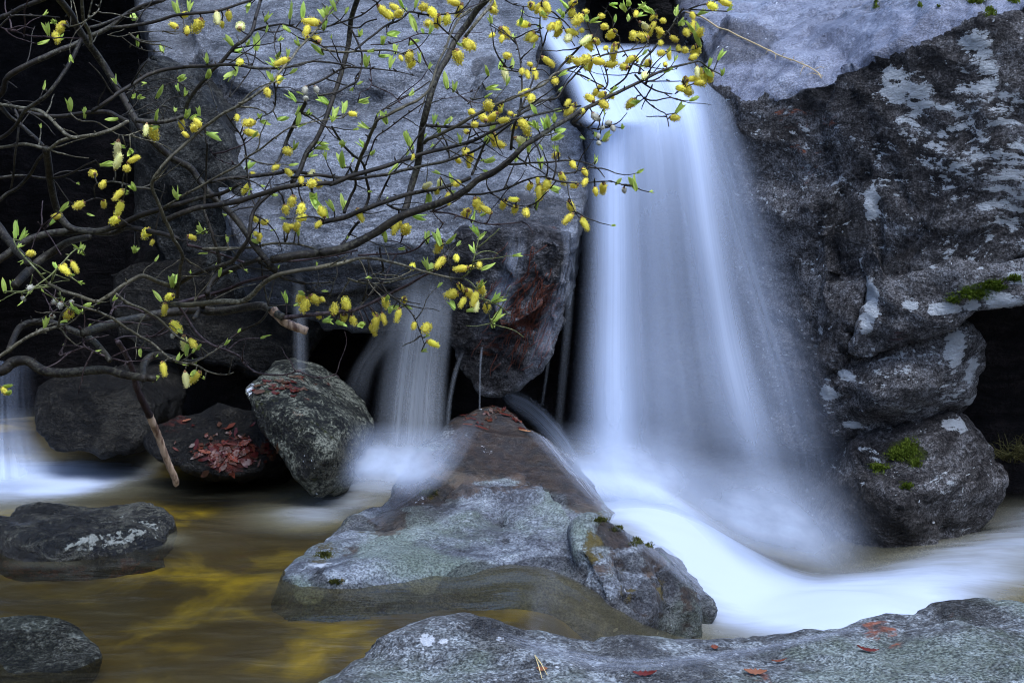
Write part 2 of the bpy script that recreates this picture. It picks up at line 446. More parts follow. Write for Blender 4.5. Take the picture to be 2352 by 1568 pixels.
# dark rocks under and beside the slab, with the hollow behind
column = prism([(325, 110, 5.15), (430, 150, 5.1), (500, 250, 5.0), (560, 430, 4.85), (610, 560, 4.8), (640, 640, 4.82), (560, 740, 4.9), (400, 700, 5.05), (335, 520, 5.15), (310, 300, 5.2)], 0.9, 0.95)
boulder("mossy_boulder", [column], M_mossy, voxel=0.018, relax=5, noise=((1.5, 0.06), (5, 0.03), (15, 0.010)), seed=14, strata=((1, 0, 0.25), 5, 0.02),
        blobs=[("lichen", 360, 90, 70, 40, 0.25), ("lichen", 430, 120, 60, 60, 0.2)],
        label="dark mossy rock face in the shade between the black hollow and the pale slab", cat="boulder")
lower = prism([(240, 620, 5.0), (520, 560, 4.95), (700, 660, 4.9), (720, 760, 4.9), (640, 830, 4.85), (470, 840, 4.8), (250, 800, 4.95)], 0.8, 0.95)
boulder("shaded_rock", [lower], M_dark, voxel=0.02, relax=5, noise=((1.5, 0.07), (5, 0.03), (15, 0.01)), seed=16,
        label="shadowed blackish rock behind the crossing stems, above the dead stick", cat="rock")
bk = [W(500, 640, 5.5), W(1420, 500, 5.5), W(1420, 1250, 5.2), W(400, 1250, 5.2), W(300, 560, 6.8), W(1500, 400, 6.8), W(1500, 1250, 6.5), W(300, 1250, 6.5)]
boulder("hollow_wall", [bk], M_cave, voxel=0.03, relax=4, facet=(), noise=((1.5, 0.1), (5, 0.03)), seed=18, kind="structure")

# the black hollow in the upper corner: wall far back, unseen roof added above to keep it dark
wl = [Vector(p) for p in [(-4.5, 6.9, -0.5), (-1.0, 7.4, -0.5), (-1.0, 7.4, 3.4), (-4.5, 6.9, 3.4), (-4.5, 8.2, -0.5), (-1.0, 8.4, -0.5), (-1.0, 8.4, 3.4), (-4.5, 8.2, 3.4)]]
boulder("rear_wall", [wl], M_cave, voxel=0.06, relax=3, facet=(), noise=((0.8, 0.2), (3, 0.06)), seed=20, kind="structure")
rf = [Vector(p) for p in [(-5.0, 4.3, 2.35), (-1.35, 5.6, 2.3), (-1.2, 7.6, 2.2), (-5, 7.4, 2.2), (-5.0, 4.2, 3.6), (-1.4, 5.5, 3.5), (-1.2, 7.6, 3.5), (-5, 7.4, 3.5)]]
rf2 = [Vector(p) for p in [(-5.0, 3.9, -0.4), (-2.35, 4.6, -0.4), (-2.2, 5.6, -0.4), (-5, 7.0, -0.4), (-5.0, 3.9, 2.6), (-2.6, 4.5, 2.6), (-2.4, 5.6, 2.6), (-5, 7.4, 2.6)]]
boulder("added_shade_roof", [rf, rf2], M_cave, voxel=0.06, relax=3, facet=(), noise=((0.8, 0.2), (3, 0.06)), seed=21, kind="structure")
g1 = [W(1300, -260, 7.0), W(1700, -260, 7.0), W(1700, 200, 7.0), W(1300, 200, 7.0)]
g1 += [p + Vector((0, 1.0, 0)) for p in g1]
g2 = [W(1360, -70, 5.7), W(1600, -60, 5.55), W(1620, -300, 5.5), W(1330, -300, 5.7)]  # unseen roof block over the cleft, added to shade it black
g2 += [p + Vector((0, 1.8, 0.2)) for p in g2]
boulder("cleft_wall_shade_roof", [g1, g2], M_cave, voxel=0.03, relax=3, noise=((1.5, 0.06), (4, 0.03)), seed=22, label="blackish rock deep in the cleft over the head of the falls, with an added shading roof", cat="rock")

# bed of the falls: sloping rock under the sheet of water
bed = prism([(1290, 195, 5.05), (1400, 165, 5.12), (1560, 150, 5.12), (1660, 205, 5.0), (1740, 330, 4.92), (1800, 600, 4.88), (1850, 950, 4.8), (1830, 1250, 4.75),
             (1560, 1250, 4.75), (1420, 900, 4.95), (1370, 560, 4.95), (1335, 330, 5.0)], 1.0, 0.95)
chute = [W(1190, -50, 6.1), W(1340, -50, 6.1), W(1300, 190, 5.1), W(1420, 160, 5.15)]
chute += [p + Vector((0, 0.2, -0.4)) for p in chute]
boulder("falls_rock", [bed, chute], M_dark, voxel=0.02, relax=5, noise=((1.5, 0.05), (5, 0.02)), seed=24,
        label="dark wet rock step that the main waterfall pours over", cat="rock")

# ------------------------------------------------------------------ big boulder on the right of the falls
crest = [(1640, 190, 4.98), (1700, 238, 4.78), (1780, 222, 4.66), (1880, 178, 4.55), (1990, 160, 4.46), (2060, 128, 4.40), (2180, 75, 4.32), (2285, 22, 4.26), (2440, -30, 4.22)]
topback = [W(1545, -20, 6.1), W(1600, 60, 5.5), W(1950, -110, 6.4), W(2440, -200, 6.4)]
A = [W(*p) for p in crest] + topback + [W(2440, 545, 4.22), W(2340, 590, 4.26), W(2130, 690, 4.34), W(2072, 700, 4.36), W(2030, 640, 4.42), W(1700, 500, 4.80)]
A += [W(2440, 545, 6.0), W(1750, 600, 5.9)]
B = [W(*p) for p in [(1690, 240, 4.84), (1900, 190, 4.58), (2000, 330, 4.50), (2010, 610, 4.46), (1985, 700, 4.46), (1945, 810, 4.50), (1880, 880, 4.6), (1790, 930, 4.74), (1700, 640, 4.86)]]
B += [p + Vector((0.1, 1.0, 0.0)) for p in B]
A_top = A
mat_idx = None
right_blobs = [("wet", 1690, 95, 130, 90, 0.8), ("lichen", 1770, 90, 80, 50, 0.22), ("lichen", 1720, 130, 60, 40, 0.2), ("lichen", 1990, 90, 120, 30, 0.16), ("wet", 2000, 20, 200, 30, 0.5), ("lichen", 2060, 200, 45, 60, 0.5), ("lichen", 2110, 215, 35, 50, 0.5), ("lichen", 2240, 110, 40, 60, 0.45), ("lichen", 2270, 180, 30, 60, 0.4), ("lichen", 2090, 290, 40, 50, 0.3),
               ("lichen", 2003, 470, 20, 50, 0.7), ("lichen", 2250, 260, 100, 100, 0.3), ("lichen", 2200, 370, 110, 120, 0.24), ("lichen", 2310, 440, 80, 160, 0.3), ("lichen", 2050, 420, 60, 160, 0.12), ("lichen", 2200, 600, 90, 40, 0.22),
               ("lichen", 1940, 330, 60, 40, 0.12), ("lichen", 1900, 420, 80, 40, 0.10), ("lichen", 1810, 340, 60, 60, 0.02),
               ("stain", 1850, 260, 120, 60, 0.36), ("stain", 1830, 380, 90, 90, 0.30), ("lichen", 1850, 330, 100, 80, 0.10), ("wet", 1900, 230, 130, 40, 0.85), ("wet", 1800, 300, 60, 60, 0.6), ("wet", 2100, 150, 120, 22, 0.6),
               ("wet", 1960, 520, 50, 90, 0.6), ("moss", 1990, 400, 45, 90, 0.14), ("wet", 2250, 60, 50, 35, 0.5), ("wet", 2080, 600, 70, 60, 0.55), ("wet", 1760, 700, 70, 200, 0.4)]
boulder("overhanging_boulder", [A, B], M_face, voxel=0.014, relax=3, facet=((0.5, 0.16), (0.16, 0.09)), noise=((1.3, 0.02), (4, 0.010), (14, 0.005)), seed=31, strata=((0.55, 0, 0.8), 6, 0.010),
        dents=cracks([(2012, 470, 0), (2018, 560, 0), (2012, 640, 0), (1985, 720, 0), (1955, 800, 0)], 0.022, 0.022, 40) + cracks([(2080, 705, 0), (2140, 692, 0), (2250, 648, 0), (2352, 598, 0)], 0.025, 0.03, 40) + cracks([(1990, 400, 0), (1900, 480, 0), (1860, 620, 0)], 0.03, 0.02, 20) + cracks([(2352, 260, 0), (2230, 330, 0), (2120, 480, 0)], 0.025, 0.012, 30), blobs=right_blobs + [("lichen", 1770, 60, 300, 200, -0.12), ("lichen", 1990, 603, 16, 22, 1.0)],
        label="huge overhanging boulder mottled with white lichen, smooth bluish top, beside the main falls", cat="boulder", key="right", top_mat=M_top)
band = [W(*p) for p in [(1948, 805, 4.46), (1968, 835, 4.44), (2075, 765, 4.34), (2230, 735, 4.3), (2352, 690, 4.24), (2450, 640, 4.2), (2450, 570, 4.2), (2352, 622, 4.25), (2250, 690, 4.30), (2140, 705, 4.33), (2070, 715, 4.35), (2000, 650, 4.40), (1985, 700, 4.42)]]
band += [p + Vector((0.05, 0.8, 0.0)) for p in band]
spur = [W(*p) for p in [(2003, 560, 4.43), (2016, 560, 4.42), (2024, 640, 4.38), (2060, 705, 4.34), (2000, 760, 4.40), (1960, 800, 4.42), (1985, 690, 4.42)]]
spur += [p + Vector((0.03, 0.4, 0)) for p in spur]
boulder("ledge_rock", [band, spur], M_belly, voxel=0.011, relax=3, noise=((2, 0.015), (6, 0.012), (18, 0.006)), seed=33, strata=((0.4, 0, 0.9), 9, 0.010),
        blobs=[("lichen", 2090, 700, 25, 14, 0.8), ("lichen", 2170, 710, 50, 20, 0.7), ("lichen", 2230, 700, 25, 18, 0.7), ("lichen", 2300, 690, 50, 30, 0.5), ("lichen", 1998, 690, 16, 60, 0.9),
               ("moss", 2250, 660, 80, 30, 0.6), ("stain", 2060, 770, 60, 30, 0.3), ("stain", 2170, 745, 60, 25, 0.22), ("lichen", 1990, 750, 20, 40, 0.5), ("lichen", 2340, 640, 30, 20, 0.5)],
        dents=cracks([(2200, 735, 0), (2215, 700, 0)], 0.02, 0.015, 10), label="long narrow ledge of grey rock with white lichen discs, wedged under the big boulder", cat="rock")
C = [W(*p) for p in [(1780, 880, 4.72), (1960, 826, 4.52), (2075, 772, 4.42), (2230, 742, 4.40), (2268, 790, 4.44), (2282, 850, 4.46), (2255, 920, 4.50), (2215, 962, 4.52), (2110, 1003, 4.52),
                     (1990, 1022, 4.56), (1850, 1034, 4.66), (1790, 1000, 4.72), (2050, 900, 4.36), (2180, 860, 4.36)]]
C += [p + Vector((-0.05, 0.8, 0.02)) for p in C]
boulder("belly_boulder", [C], M_belly, voxel=0.012, relax=3, facet=((0.3, 0.18), (0.12, 0.10)), noise=((1.6, 0.015), (5, 0.008), (16, 0.004)), seed=35, strata=((0.35, 0, 0.9), 7, 0.010),
        blobs=[("lichen", 1902, 903, 26, 22, 1.0), ("lichen", 1945, 862, 26, 16, 0.6), ("lichen", 2195, 800, 30, 60, 0.55), ("lichen", 2230, 850, 25, 50, 0.5), ("lichen", 2180, 900, 60, 30, 0.25),
               ("lichen", 1960, 975, 30, 12, 0.7), ("lichen", 2080, 840, 90, 40, 0.12), ("lichen", 2100, 940, 60, 16, 0.3), ("stain", 2090, 985, 130, 30, 0.38), ("wet", 1850, 930, 70, 100, 0.7),
               ("lichen", 1733, 800, 14, 18, 0.9), ("lichen", 2230, 920, 40, 20, 0.4)],
        label="rounded grey boulder with scattered white lichen, tucked under the narrow ledge", cat="boulder")
cv = [Vector(p) for p in [(1.2, 5.1, -0.8), (4.5, 4.6, -0.8), (4.5, 4.6, 2.2), (1.2, 5.1, 1.6), (1.2, 6.2, -0.8), (4.5, 6.2, -0.8), (4.5, 6.2, 2.4), (1.2, 6.2, 2.0)]]
cr2 = [Vector(p) for p in [(1.55, 4.3, 0.95), (4.0, 3.7, 0.95), (4.0, 5.5, 0.9), (1.5, 5.5, 0.9), (1.6, 4.4, 1.8), (4.0, 3.9, 1.9), (4.0, 5.5, 2.2), (1.5, 5.5, 2.0)]]
boulder("cavern_wall", [cv, cr2], M_cave, voxel=0.03, relax=3, noise=((1.2, 0.08), (4, 0.04)), seed=37, strata=((0.3, 0, 1), 5, 0.03), kind="structure")
D = [W(*p) for p in [(1905, 1080, 4.6), (1960, 1030, 4.5), (2140, 978, 4.42), (2200, 965, 4.42), (2250, 1000, 4.40), (2292, 1030, 4.42), (2308, 1085, 4.42), (2290, 1120, 4.44), (2265, 1140, 4.40), (2268, 1200, 4.40), (2200, 1250, 4.38),
                     (2050, 1290, 4.32), (1930, 1280, 4.38), (1880, 1200, 4.5), (2060, 1160, 4.22), (2200, 1100, 4.28), (2140, 1020, 4.34), (2000, 1380, 4.35), (2220, 1380, 4.4)]]
D += [p + Vector((-0.02, 0.6, 0)) for p in D]
boulder("mossy_topped_rock", [D], M_face, voxel=0.011, relax=3, facet=((0.3, 0.18), (0.12, 0.10)), noise=((2, 0.014), (6, 0.009), (18, 0.004)), seed=39, strata=((0.3, 0, 0.9), 7, 0.01),
        blobs=[("lichen", 2210, 975, 60, 22, 0.4), ("lichen", 2285, 1030, 30, 40, 0.5), ("lichen", 2180, 1110, 70, 30, 0.22), ("moss", 2085, 1035, 60, 40, 0.75), ("moss", 2080, 1115, 30, 18, 0.6),
               ("moss", 2010, 1080, 60, 40, 0.3), ("wet", 2000, 1200, 160, 90, 1.0), ("wet", 2150, 1210, 110, 40, 0.8), ("lichen", 2000, 1200, 160, 90, -0.2)],
        label="squat boulder with bright moss on its shoulder, half behind the falls", cat="boulder")

# ------------------------------------------------------------------ rocks in the stream
E = [W(*p) for p in [(1120, 930, 4.42), (1175, 934, 4.40), (1070, 962, 4.38), (1000, 1040, 4.28), (925, 1110, 4.12), (855, 1180, 3.92), (750, 1245, 3.64), (1240, 1010, 4.28), (1330, 1100, 4.10),
                     (1430, 1180, 3.98), (1530, 1270, 3.82), (1645, 1398, 3.55), (1030, 1130, 4.02), (1250, 1120, 4.02), (1350, 1215, 3.78), (1150, 1040, 4.14)]]
E += [Vector((p.x - 0.06, p.y, -0.5)) for p in E]
DS = [W(*p) for p in [(652, 1326, 3.38), (665, 1338, 3.33), (770, 1326, 3.31), (900, 1300, 3.36), (1000, 1286, 3.41), (1290, 1290, 3.42), (1335, 1280, 3.43), (800, 1213, 3.67), (900, 1182, 3.75), (955, 1160, 3.80),
                      (1030, 1110, 3.89), (1140, 1097, 3.91), (1245, 1104, 3.87), (1325, 1180, 3.64), (1345, 1230, 3.52)]]
dc = sum(DS, Vector()) / len(DS)
DS += [Vector((p.x + (p.x - dc.x) * 0.15, p.y - 0.30 if p.y < 3.5 else p.y, -0.19)) for p in DS] + [Vector((p.x, p.y + 0.1, -0.5)) for p in DS[::3]]
cube = [W(*p) for p in [(1320, 1190, 3.52), (1370, 1170, 3.58), (1470, 1290, 3.50), (1560, 1330, 3.50), (1600, 1395, 3.46), (1470, 1400, 3.30), (1390, 1360, 3.28), (1330, 1250, 3.36)]]
cube += [Vector((p.x, p.y + 0.1, -0.5)) for p in cube]
boulder("centre_rock", [E, DS, cube], M_centre, voxel=0.011, relax=5, facet=((0.4, 0.07), (0.14, 0.04)), noise=((1.8, 0.025), (5, 0.014), (14, 0.006)), seed=41, sunk=0.34, strata=((0.2, 0.4, 0.8), 6, 0.008),
        blobs=[("stain", 1130, 945, 140, 60, 1.0), ("stain", 1180, 985, 140, 70, 1.0), ("stain", 1140, 1045, 190, 60, 0.95), ("stain", 1230, 1060, 110, 60, 0.9), ("stain", 960, 1150, 120, 30, 0.45), ("moss", 985, 1132, 40, 22, 0.5), ("moss", 740, 1270, 60, 28, 0.5),
               ("moss", 770, 1335, 40, 18, 0.55), ("wet", 1130, 990, 200, 110, 1.0), ("wet", 950, 1140, 150, 50, 1.0), ("stain", 1000, 1090, 130, 60, 0.95), ("stain", 960, 1150, 90, 34, 0.9), ("stain", 890, 1195, 80, 22, 0.8), ("stain", 790, 1250, 70, 16, 0.5), ("stain", 1340, 1140, 70, 50, 1.0), ("stain", 1420, 1215, 80, 40, 0.9), ("stain", 1280, 1090, 70, 60, 1.0), ("stain", 1500, 1290, 60, 40, 0.7), ("wet", 1290, 1090, 120, 80, 0.9), ("wet", 1420, 1215, 90, 50, 0.9), ("moss", 840, 1210, 80, 16, 0.35), ("wet", 1330, 1110, 100, 60, 0.7), ("wet", 1450, 1220, 120, 60, 0.7),
               ("moss", 1365, 1260, 40, 60, 0.6), ("moss", 1430, 1340, 50, 60, 0.45), ("moss", 1520, 1355, 60, 40, 0.5), ("stain", 1500, 1270, 60, 30, 0.6), ("stain", 1590, 1375, 50, 40, 0.7), ("stain", 1400, 1300, 70, 50, 0.5), ("wet", 1480, 1290, 110, 30, 0.8), ("lichen", 1430, 1340, 70, 40, 0.25), ("moss", 1390, 1190, 60, 20, 0.5), ("moss", 1470, 1240, 50, 20, 0.5), ("lichen", 730, 1310, 50, 30, 0.2),
               ("moss", 1370, 1260, 50, 60, 0.2), ("stain", 1560, 1350, 40, 40, 0.35)],
        dents=[(1440, 1290, 3.45, 0.045, 0.03), (1452, 1330, 3.40, 0.045, 0.04), (1462, 1375, 3.36, 0.045, 0.04), (1530, 1320, 3.48, 0.04, 0.03), (1545, 1360, 3.44, 0.04, 0.035), (1552, 1395, 3.42, 0.04, 0.03),
               (1345, 1240, 3.45, 0.05, 0.03), (1335, 1290, 3.36, 0.05, 0.04), (1370, 1340, 3.32, 0.05, 0.03)],
        label="pale green-grey rock ridge midstream, rust-stained at its peak below the hanging rock", cat="rock", key="centre", wet_shade_line=(-0.01, 0.02))
F = [W(*p) for p in [(690, 1568, 2.66), (830, 1490, 2.76), (960, 1430, 2.84), (1050, 1405, 2.88), (1120, 1415, 2.88), (1230, 1455, 2.84), (1400, 1490, 2.80), (1550, 1500, 2.80), (1700, 1480, 2.86), (1850, 1455, 2.92), (2000, 1433, 2.96),
                     (2130, 1398, 3.02), (2220, 1380, 3.05), (2330, 1375, 3.05), (2500, 1385, 3.0)]]
Fl = [Vector((p.x, p.y - 0.05, -0.7)) for p in F]
nearp = [W(*p) for p in [(560, 1700, 2.2), (900, 1640, 2.3), (1300, 1640, 2.3), (1700, 1640, 2.3), (2100, 1620, 2.35), (2600, 1650, 2.3)]] + [Vector((-0.7, 1.3, -0.1)), Vector((1.2, 1.3, -0.1)), Vector((-0.7, 1.3, -0.7)), Vector((1.2, 1.3, -0.7))]
F1 = [W(690, 1568, 2.66), W(830, 1490, 2.76), W(960, 1430, 2.84), W(1050, 1405, 2.88), W(1130, 1418, 2.88), W(1250, 1470, 2.80), W(1500, 1515, 2.74), W(1500, 1568, 2.62), W(650, 1700, 2.3), W(1500, 1700, 2.3)]
F1 += [Vector((p.x, p.y, -0.7)) for p in F1]
F2 = [W(1180, 1478, 2.80), W(1550, 1506, 2.78), W(1750, 1478, 2.86), W(1900, 1456, 2.92), W(1200, 1568, 2.62), W(1900, 1568, 2.6), W(1200, 1700, 2.3), W(1950, 1700, 2.3)]
F2 += [Vector((p.x, p.y, -0.7)) for p in F2]
F3 = [W(1560, 1510, 2.76), W(1850, 1458, 2.92), W(2000, 1432, 2.96), W(2130, 1396, 3.02), W(2220, 1378, 3.05), W(2330, 1374, 3.05), W(2500, 1385, 3.0), W(2500, 1568, 2.6), W(1700, 1568, 2.6), W(2500, 1700, 2.3), W(1700, 1700, 2.3)]
F3 += [Vector((p.x, p.y, -0.7)) for p in F3]
boulder("near_boulder", [F1, F2, F3], M_near, voxel=0.010, relax=10, facet=((0.4, 0.07), (0.14, 0.04)), noise=((2.2, 0.014), (6, 0.007), (18, 0.004)), seed=43, strata=((0.5, 0.3, 0.6), 7, 0.006),
        blobs=[("lichen", 985, 1470, 26, 16, 0.7), ("lichen", 1020, 1472, 16, 10, 0.7), ("lichen", 1150, 1468, 14, 10, 0.6), ("lichen", 1165, 1550, 22, 16, 0.5), ("wet", 1150, 1440, 120, 26, 0.8), ("wet", 1500, 1500, 330, 24, 0.7), ("stain", 2020, 1450, 70, 12, 0.55),
               ("stain", 1740, 1550, 50, 12, 0.5), ("lichen", 2230, 1430, 90, 36, 0.16), ("wet", 2300, 1480, 60, 60, 0.4), ("wet", 2200, 1390, 140, 12, 0.8), ("moss", 940, 1480, 22, 12, 0.3), ("stain", 2180, 1410, 40, 14, 0.3)],
        label="broad grey slab in front of the pools, water lapping its dip, leaves stuck on it", cat="boulder", key="near")
G = [W(*p) for p in [(-60, 1215, 3.70), (20, 1185, 3.78), (70, 1155, 3.86), (130, 1140, 3.9), (200, 1150, 3.88), (280, 1146, 3.88), (350, 1160, 3.84), (400, 1190, 3.78), (395, 1240, 3.62), (330, 1262, 3.55), (200, 1258, 3.52), (60, 1248, 3.55), (240, 1220, 3.62), (90, 1200, 3.68)]]
gc = sum(G, Vector()) / len(G)
G += [Vector((p.x + (p.x - gc.x) * 0.06, p.y - 0.06 * (p.y < gc.y), -0.2)) for p in G]
boulder("low_rock", [G], rock_material("low_rock_stone", (0.006, 0.0055, 0.004), (0.02, 0.018, 0.012), (0.09, 0.085, 0.06), rough=0.26, spec=0.45, lichen=-0.16, lichen_scale=14, lichen_col=(0.4, 0.4, 0.33),
        stretch=(1.3, 1.3, 3), speck=0.9, bump=0.9, moss=0.0, moss_col=(0.05, 0.05, 0.012), contrast=1.2), voxel=0.010, relax=5, noise=((2.2, 0.025), (7, 0.014), (18, 0.006)), seed=45,
        blobs=[("lichen", 240, 1238, 170, 24, 0.7), ("lichen", 340, 1235, 60, 20, 0.3), ("moss", 130, 1205, 70, 26, 0.25)],
        wet_shade_line=(0.0, 0.03), sunk=0.5, label="low dark wet rock, pale along its waterline, in the pool before the small cascade", cat="rock")
H = [W(*p) for p in [(-120, 1440, 2.98), (0, 1426, 3.0), (90, 1432, 3.0), (170, 1450, 2.95), (225, 1480, 2.88), (232, 1510, 2.82), (190, 1545, 2.75), (60, 1590, 2.66), (-120, 1600, 2.66)]]
hc = sum(H, Vector()) / len(H)
H += [Vector((hc.x - 0.1 + (p.x - hc.x) * 0.8, hc.y + (p.y - hc.y) * 0.8, -0.35)) for p in H]
boulder("corner_rock", [H], rock_material("corner_rock_stone", (0.016, 0.017, 0.011), (0.045, 0.047, 0.033), (0.15, 0.155, 0.125), rough=0.4, lichen=-0.2, lichen_scale=10, lichen_col=(0.42, 0.44, 0.42),
        stretch=(1.2, 1.2, 4), grain=(0.3, 0.4, 0), speck=0.8, bump=0.8, moss=0.06, moss_col=(0.05, 0.06, 0.02), contrast=1.2), voxel=0.010, relax=10, noise=((2.2, 0.016), (7, 0.008), (18, 0.004)), seed=47,
        wet_shade_line=(0.0, 0.03), label="smooth greenish-grey rock cut off by the photo's lower corner, in yellowish water", cat="rock")
I = [W(*p) for p in [(556, 900, 4.16), (572, 872, 4.2), (620, 862, 4.24), (684, 872, 4.22), (742, 918, 4.16), (795, 968, 4.12), (820, 1025, 4.08), (810, 1070, 4.04), (765, 1100, 3.98), (700, 1095, 3.98), (645, 1045, 4.02), (590, 970, 4.1), (700, 975, 4.0), (750, 1040, 3.96)]]
I += [p + Vector((0.02, 0.35, 0.0)) for p in I] + [W(720, 1150, 4.0), W(800, 1140, 4.15)]
boulder("granite_boulder", [I], M_granite, voxel=0.009, relax=8, facet=((0.2, 0.05),), noise=((2.5, 0.014), (8, 0.008), (20, 0.005)), seed=49,
        blobs=[("stain", 690, 940, 30, 50, 0.42), ("stain", 670, 870, 50, 22, 0.45), ("wet", 740, 1080, 90, 40, 0.85), ("wet", 800, 1040, 50, 70, 0.6), ("wet", 600, 960, 40, 90, 0.55), ("moss", 570, 930, 30, 60, 0.2), ("lichen", 575, 890, 14, 26, 0.6), ("moss", 770, 1000, 40, 50, 0.14)],
        label="speckled egg-shaped granite boulder leaning under the slab, wet foot in the pool", cat="boulder")
J = [W(*p) for p in [(85, 900, 4.45), (140, 870, 4.5), (300, 865, 4.5), (350, 930, 4.42), (335, 1020, 4.35), (250, 1045, 4.3), (130, 1035, 4.32), (85, 970, 4.4)]]
J += [p + Vector((0, 0.5, -0.05)) for p in J]
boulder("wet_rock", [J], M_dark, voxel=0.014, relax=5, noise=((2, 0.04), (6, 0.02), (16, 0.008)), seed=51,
        label="dark glistening rock beside the small side cascade, under the drooping stems", cat="rock")
K = [W(*p) for p in [(330, 1010, 4.3), (400, 950, 4.36), (500, 930, 4.4), (590, 960, 4.34), (640, 1040, 4.25), (600, 1085, 4.15), (480, 1090, 4.12), (360, 1045, 4.2)]]
K += [p + Vector((0, 0.4, -0.1)) for p in K]
boulder("leafy_rock", [K], M_dark, voxel=0.012, relax=5, noise=((2, 0.035), (6, 0.02), (16, 0.008)), seed=53,
        blobs=[("stain", 530, 1045, 90, 45, 0.85), ("stain", 400, 970, 60, 30, 0.5), ("moss", 450, 990, 90, 40, 0.25)],
        label="dark low rock plastered with rust-red wet leaves beside the granite boulder", cat="rock")

# ------------------------------------------------------------------ ground and banks
def grid(name, xs, ys, zf, mat, attrs=None):
    X, Y = np.meshgrid(xs, ys)
    Z = zf(X, Y)
    v = np.stack([X.ravel(), Y.ravel(), Z.ravel()], 1)
    nx, ny = len(xs), len(ys)
    idx = np.arange(nx * ny).reshape(ny, nx)
    f = np.stack([idx[:-1, :-1].ravel(), idx[:-1, 1:].ravel(), idx[1:, 1:].ravel(), idx[1:, :-1].ravel()], 1)
    me = bpy.data.meshes.new(name)
    me.vertices.add(len(v)); me.vertices.foreach_set("co", v.ravel())
    me.loops.add(len(f) * 4); me.loops.foreach_set("vertex_index", f.ravel())
    me.polygons.add(len(f)); me.polygons.foreach_set("loop_start", np.arange(len(f)) * 4)
    me.polygons.foreach_set("use_smooth", [True] * len(f))
    me.update(calc_edges=True)
    for c, fn in (attrs or {}).items(): fattr(me, c, fn(v))
    return link(name, me, mat), v

def water_z(x, y):
    a = -0.02 + 0.34 * smooth(3.45, 4.0, y)
    return -0.2 * smooth(a, a + 0.55, x)
k = NT("bed_stones")
co = k.coord("Object")
v1 = k.noise(k.mapping(co, scale=(1, 0.9, 1)), 3.6, 4.5, 0.55, 0.5)
cr = k.n("ShaderNodeValToRGB"); k.put(cr.inputs[0], v1)
e = cr.color_ramp.elements
e[0].position = 0.34; e[0].color = (0.035, 0.025, 0.008, 1)
e[1].position = 0.68; e[1].color = (0.46, 0.37, 0.010, 1)
x = e.new(0.5); x.color = (0.085, 0.066, 0.016, 1)
x = e.new(0.6); x.color = (0.26, 0.21, 0.010, 1)
c2 = k.mix(k.maprange(k.noise(co, 2.0, 4, 0.6), 0.45, 0.6, 0, 0.8), cr.outputs[0], (0.07, 0.062, 0.045))
b = k.n("ShaderNodeBsdfPrincipled"); k.put(b.inputs["Base Color"], c2); b.inputs["Roughness"].default_value = 0.8
k.put(b.inputs["Normal"], k.bump(v1, 0.6, 0.06))
M_bed = k.done(b.outputs[0])
def bed_z(X, Y):
    p = np.stack([X.ravel(), Y.ravel(), np.zeros(X.size)], 1)
    n = (0.09 * fbm(p * 2.2, 4, 61) + 0.03 * fbm(p * 7, 3, 62)).reshape(X.shape)
    return water_z(X, Y) - 0.05 - 0.09 * smooth(0.1, 0.6, X) + n * 0.16
grid("stream_bed", np.linspace(-3.2, 3.2, 200), np.linspace(1.2, 5.6, 140), bed_z, M_bed)[0]["kind"] = "structure"
# the surrounding ground, dark leaf litter and soil; unseen bank behind the camera added to cut frontal light
k = NT("forest_soil")
co = k.coord("Object")
v = k.noise(co, 5, 8, 0.7)
b = k.n("ShaderNodeBsdfPrincipled"); k.put(b.inputs["Base Color"], k.mix(k.maprange(v, 0.35, 0.65), (0.012, 0.010, 0.007), (0.05, 0.038, 0.024)))
b.inputs["Roughness"].default_value = 0.9; k.put(b.inputs["Normal"], k.bump(v, 1.0, 0.1))
M_soil = k.done(b.outputs[0])
def ground_z(X, Y):
    p = np.stack([X.ravel(), Y.ravel(), np.zeros(X.size)], 1)
    n = fbm(p * 0.35, 4, 71).reshape(X.shape)
    back = np.maximum(0, 1.0 - Y) * 0.35 + np.maximum(0, Y - 7.5) * 0.22
    side = np.maximum(0, np.abs(X) - 3.4) * 0.5
    return -0.75 + np.minimum(back + side, 9) + 0.25 * n * np.minimum(1, np.maximum(np.abs(X) - 2.5, 0) + np.maximum(0, 0.6 - Y) + np.maximum(0, Y - 7))
grid("ground", np.linspace(-60, 60, 160), np.linspace(-50, 70, 160), ground_z, M_soil)[0]["kind"] = "structure"
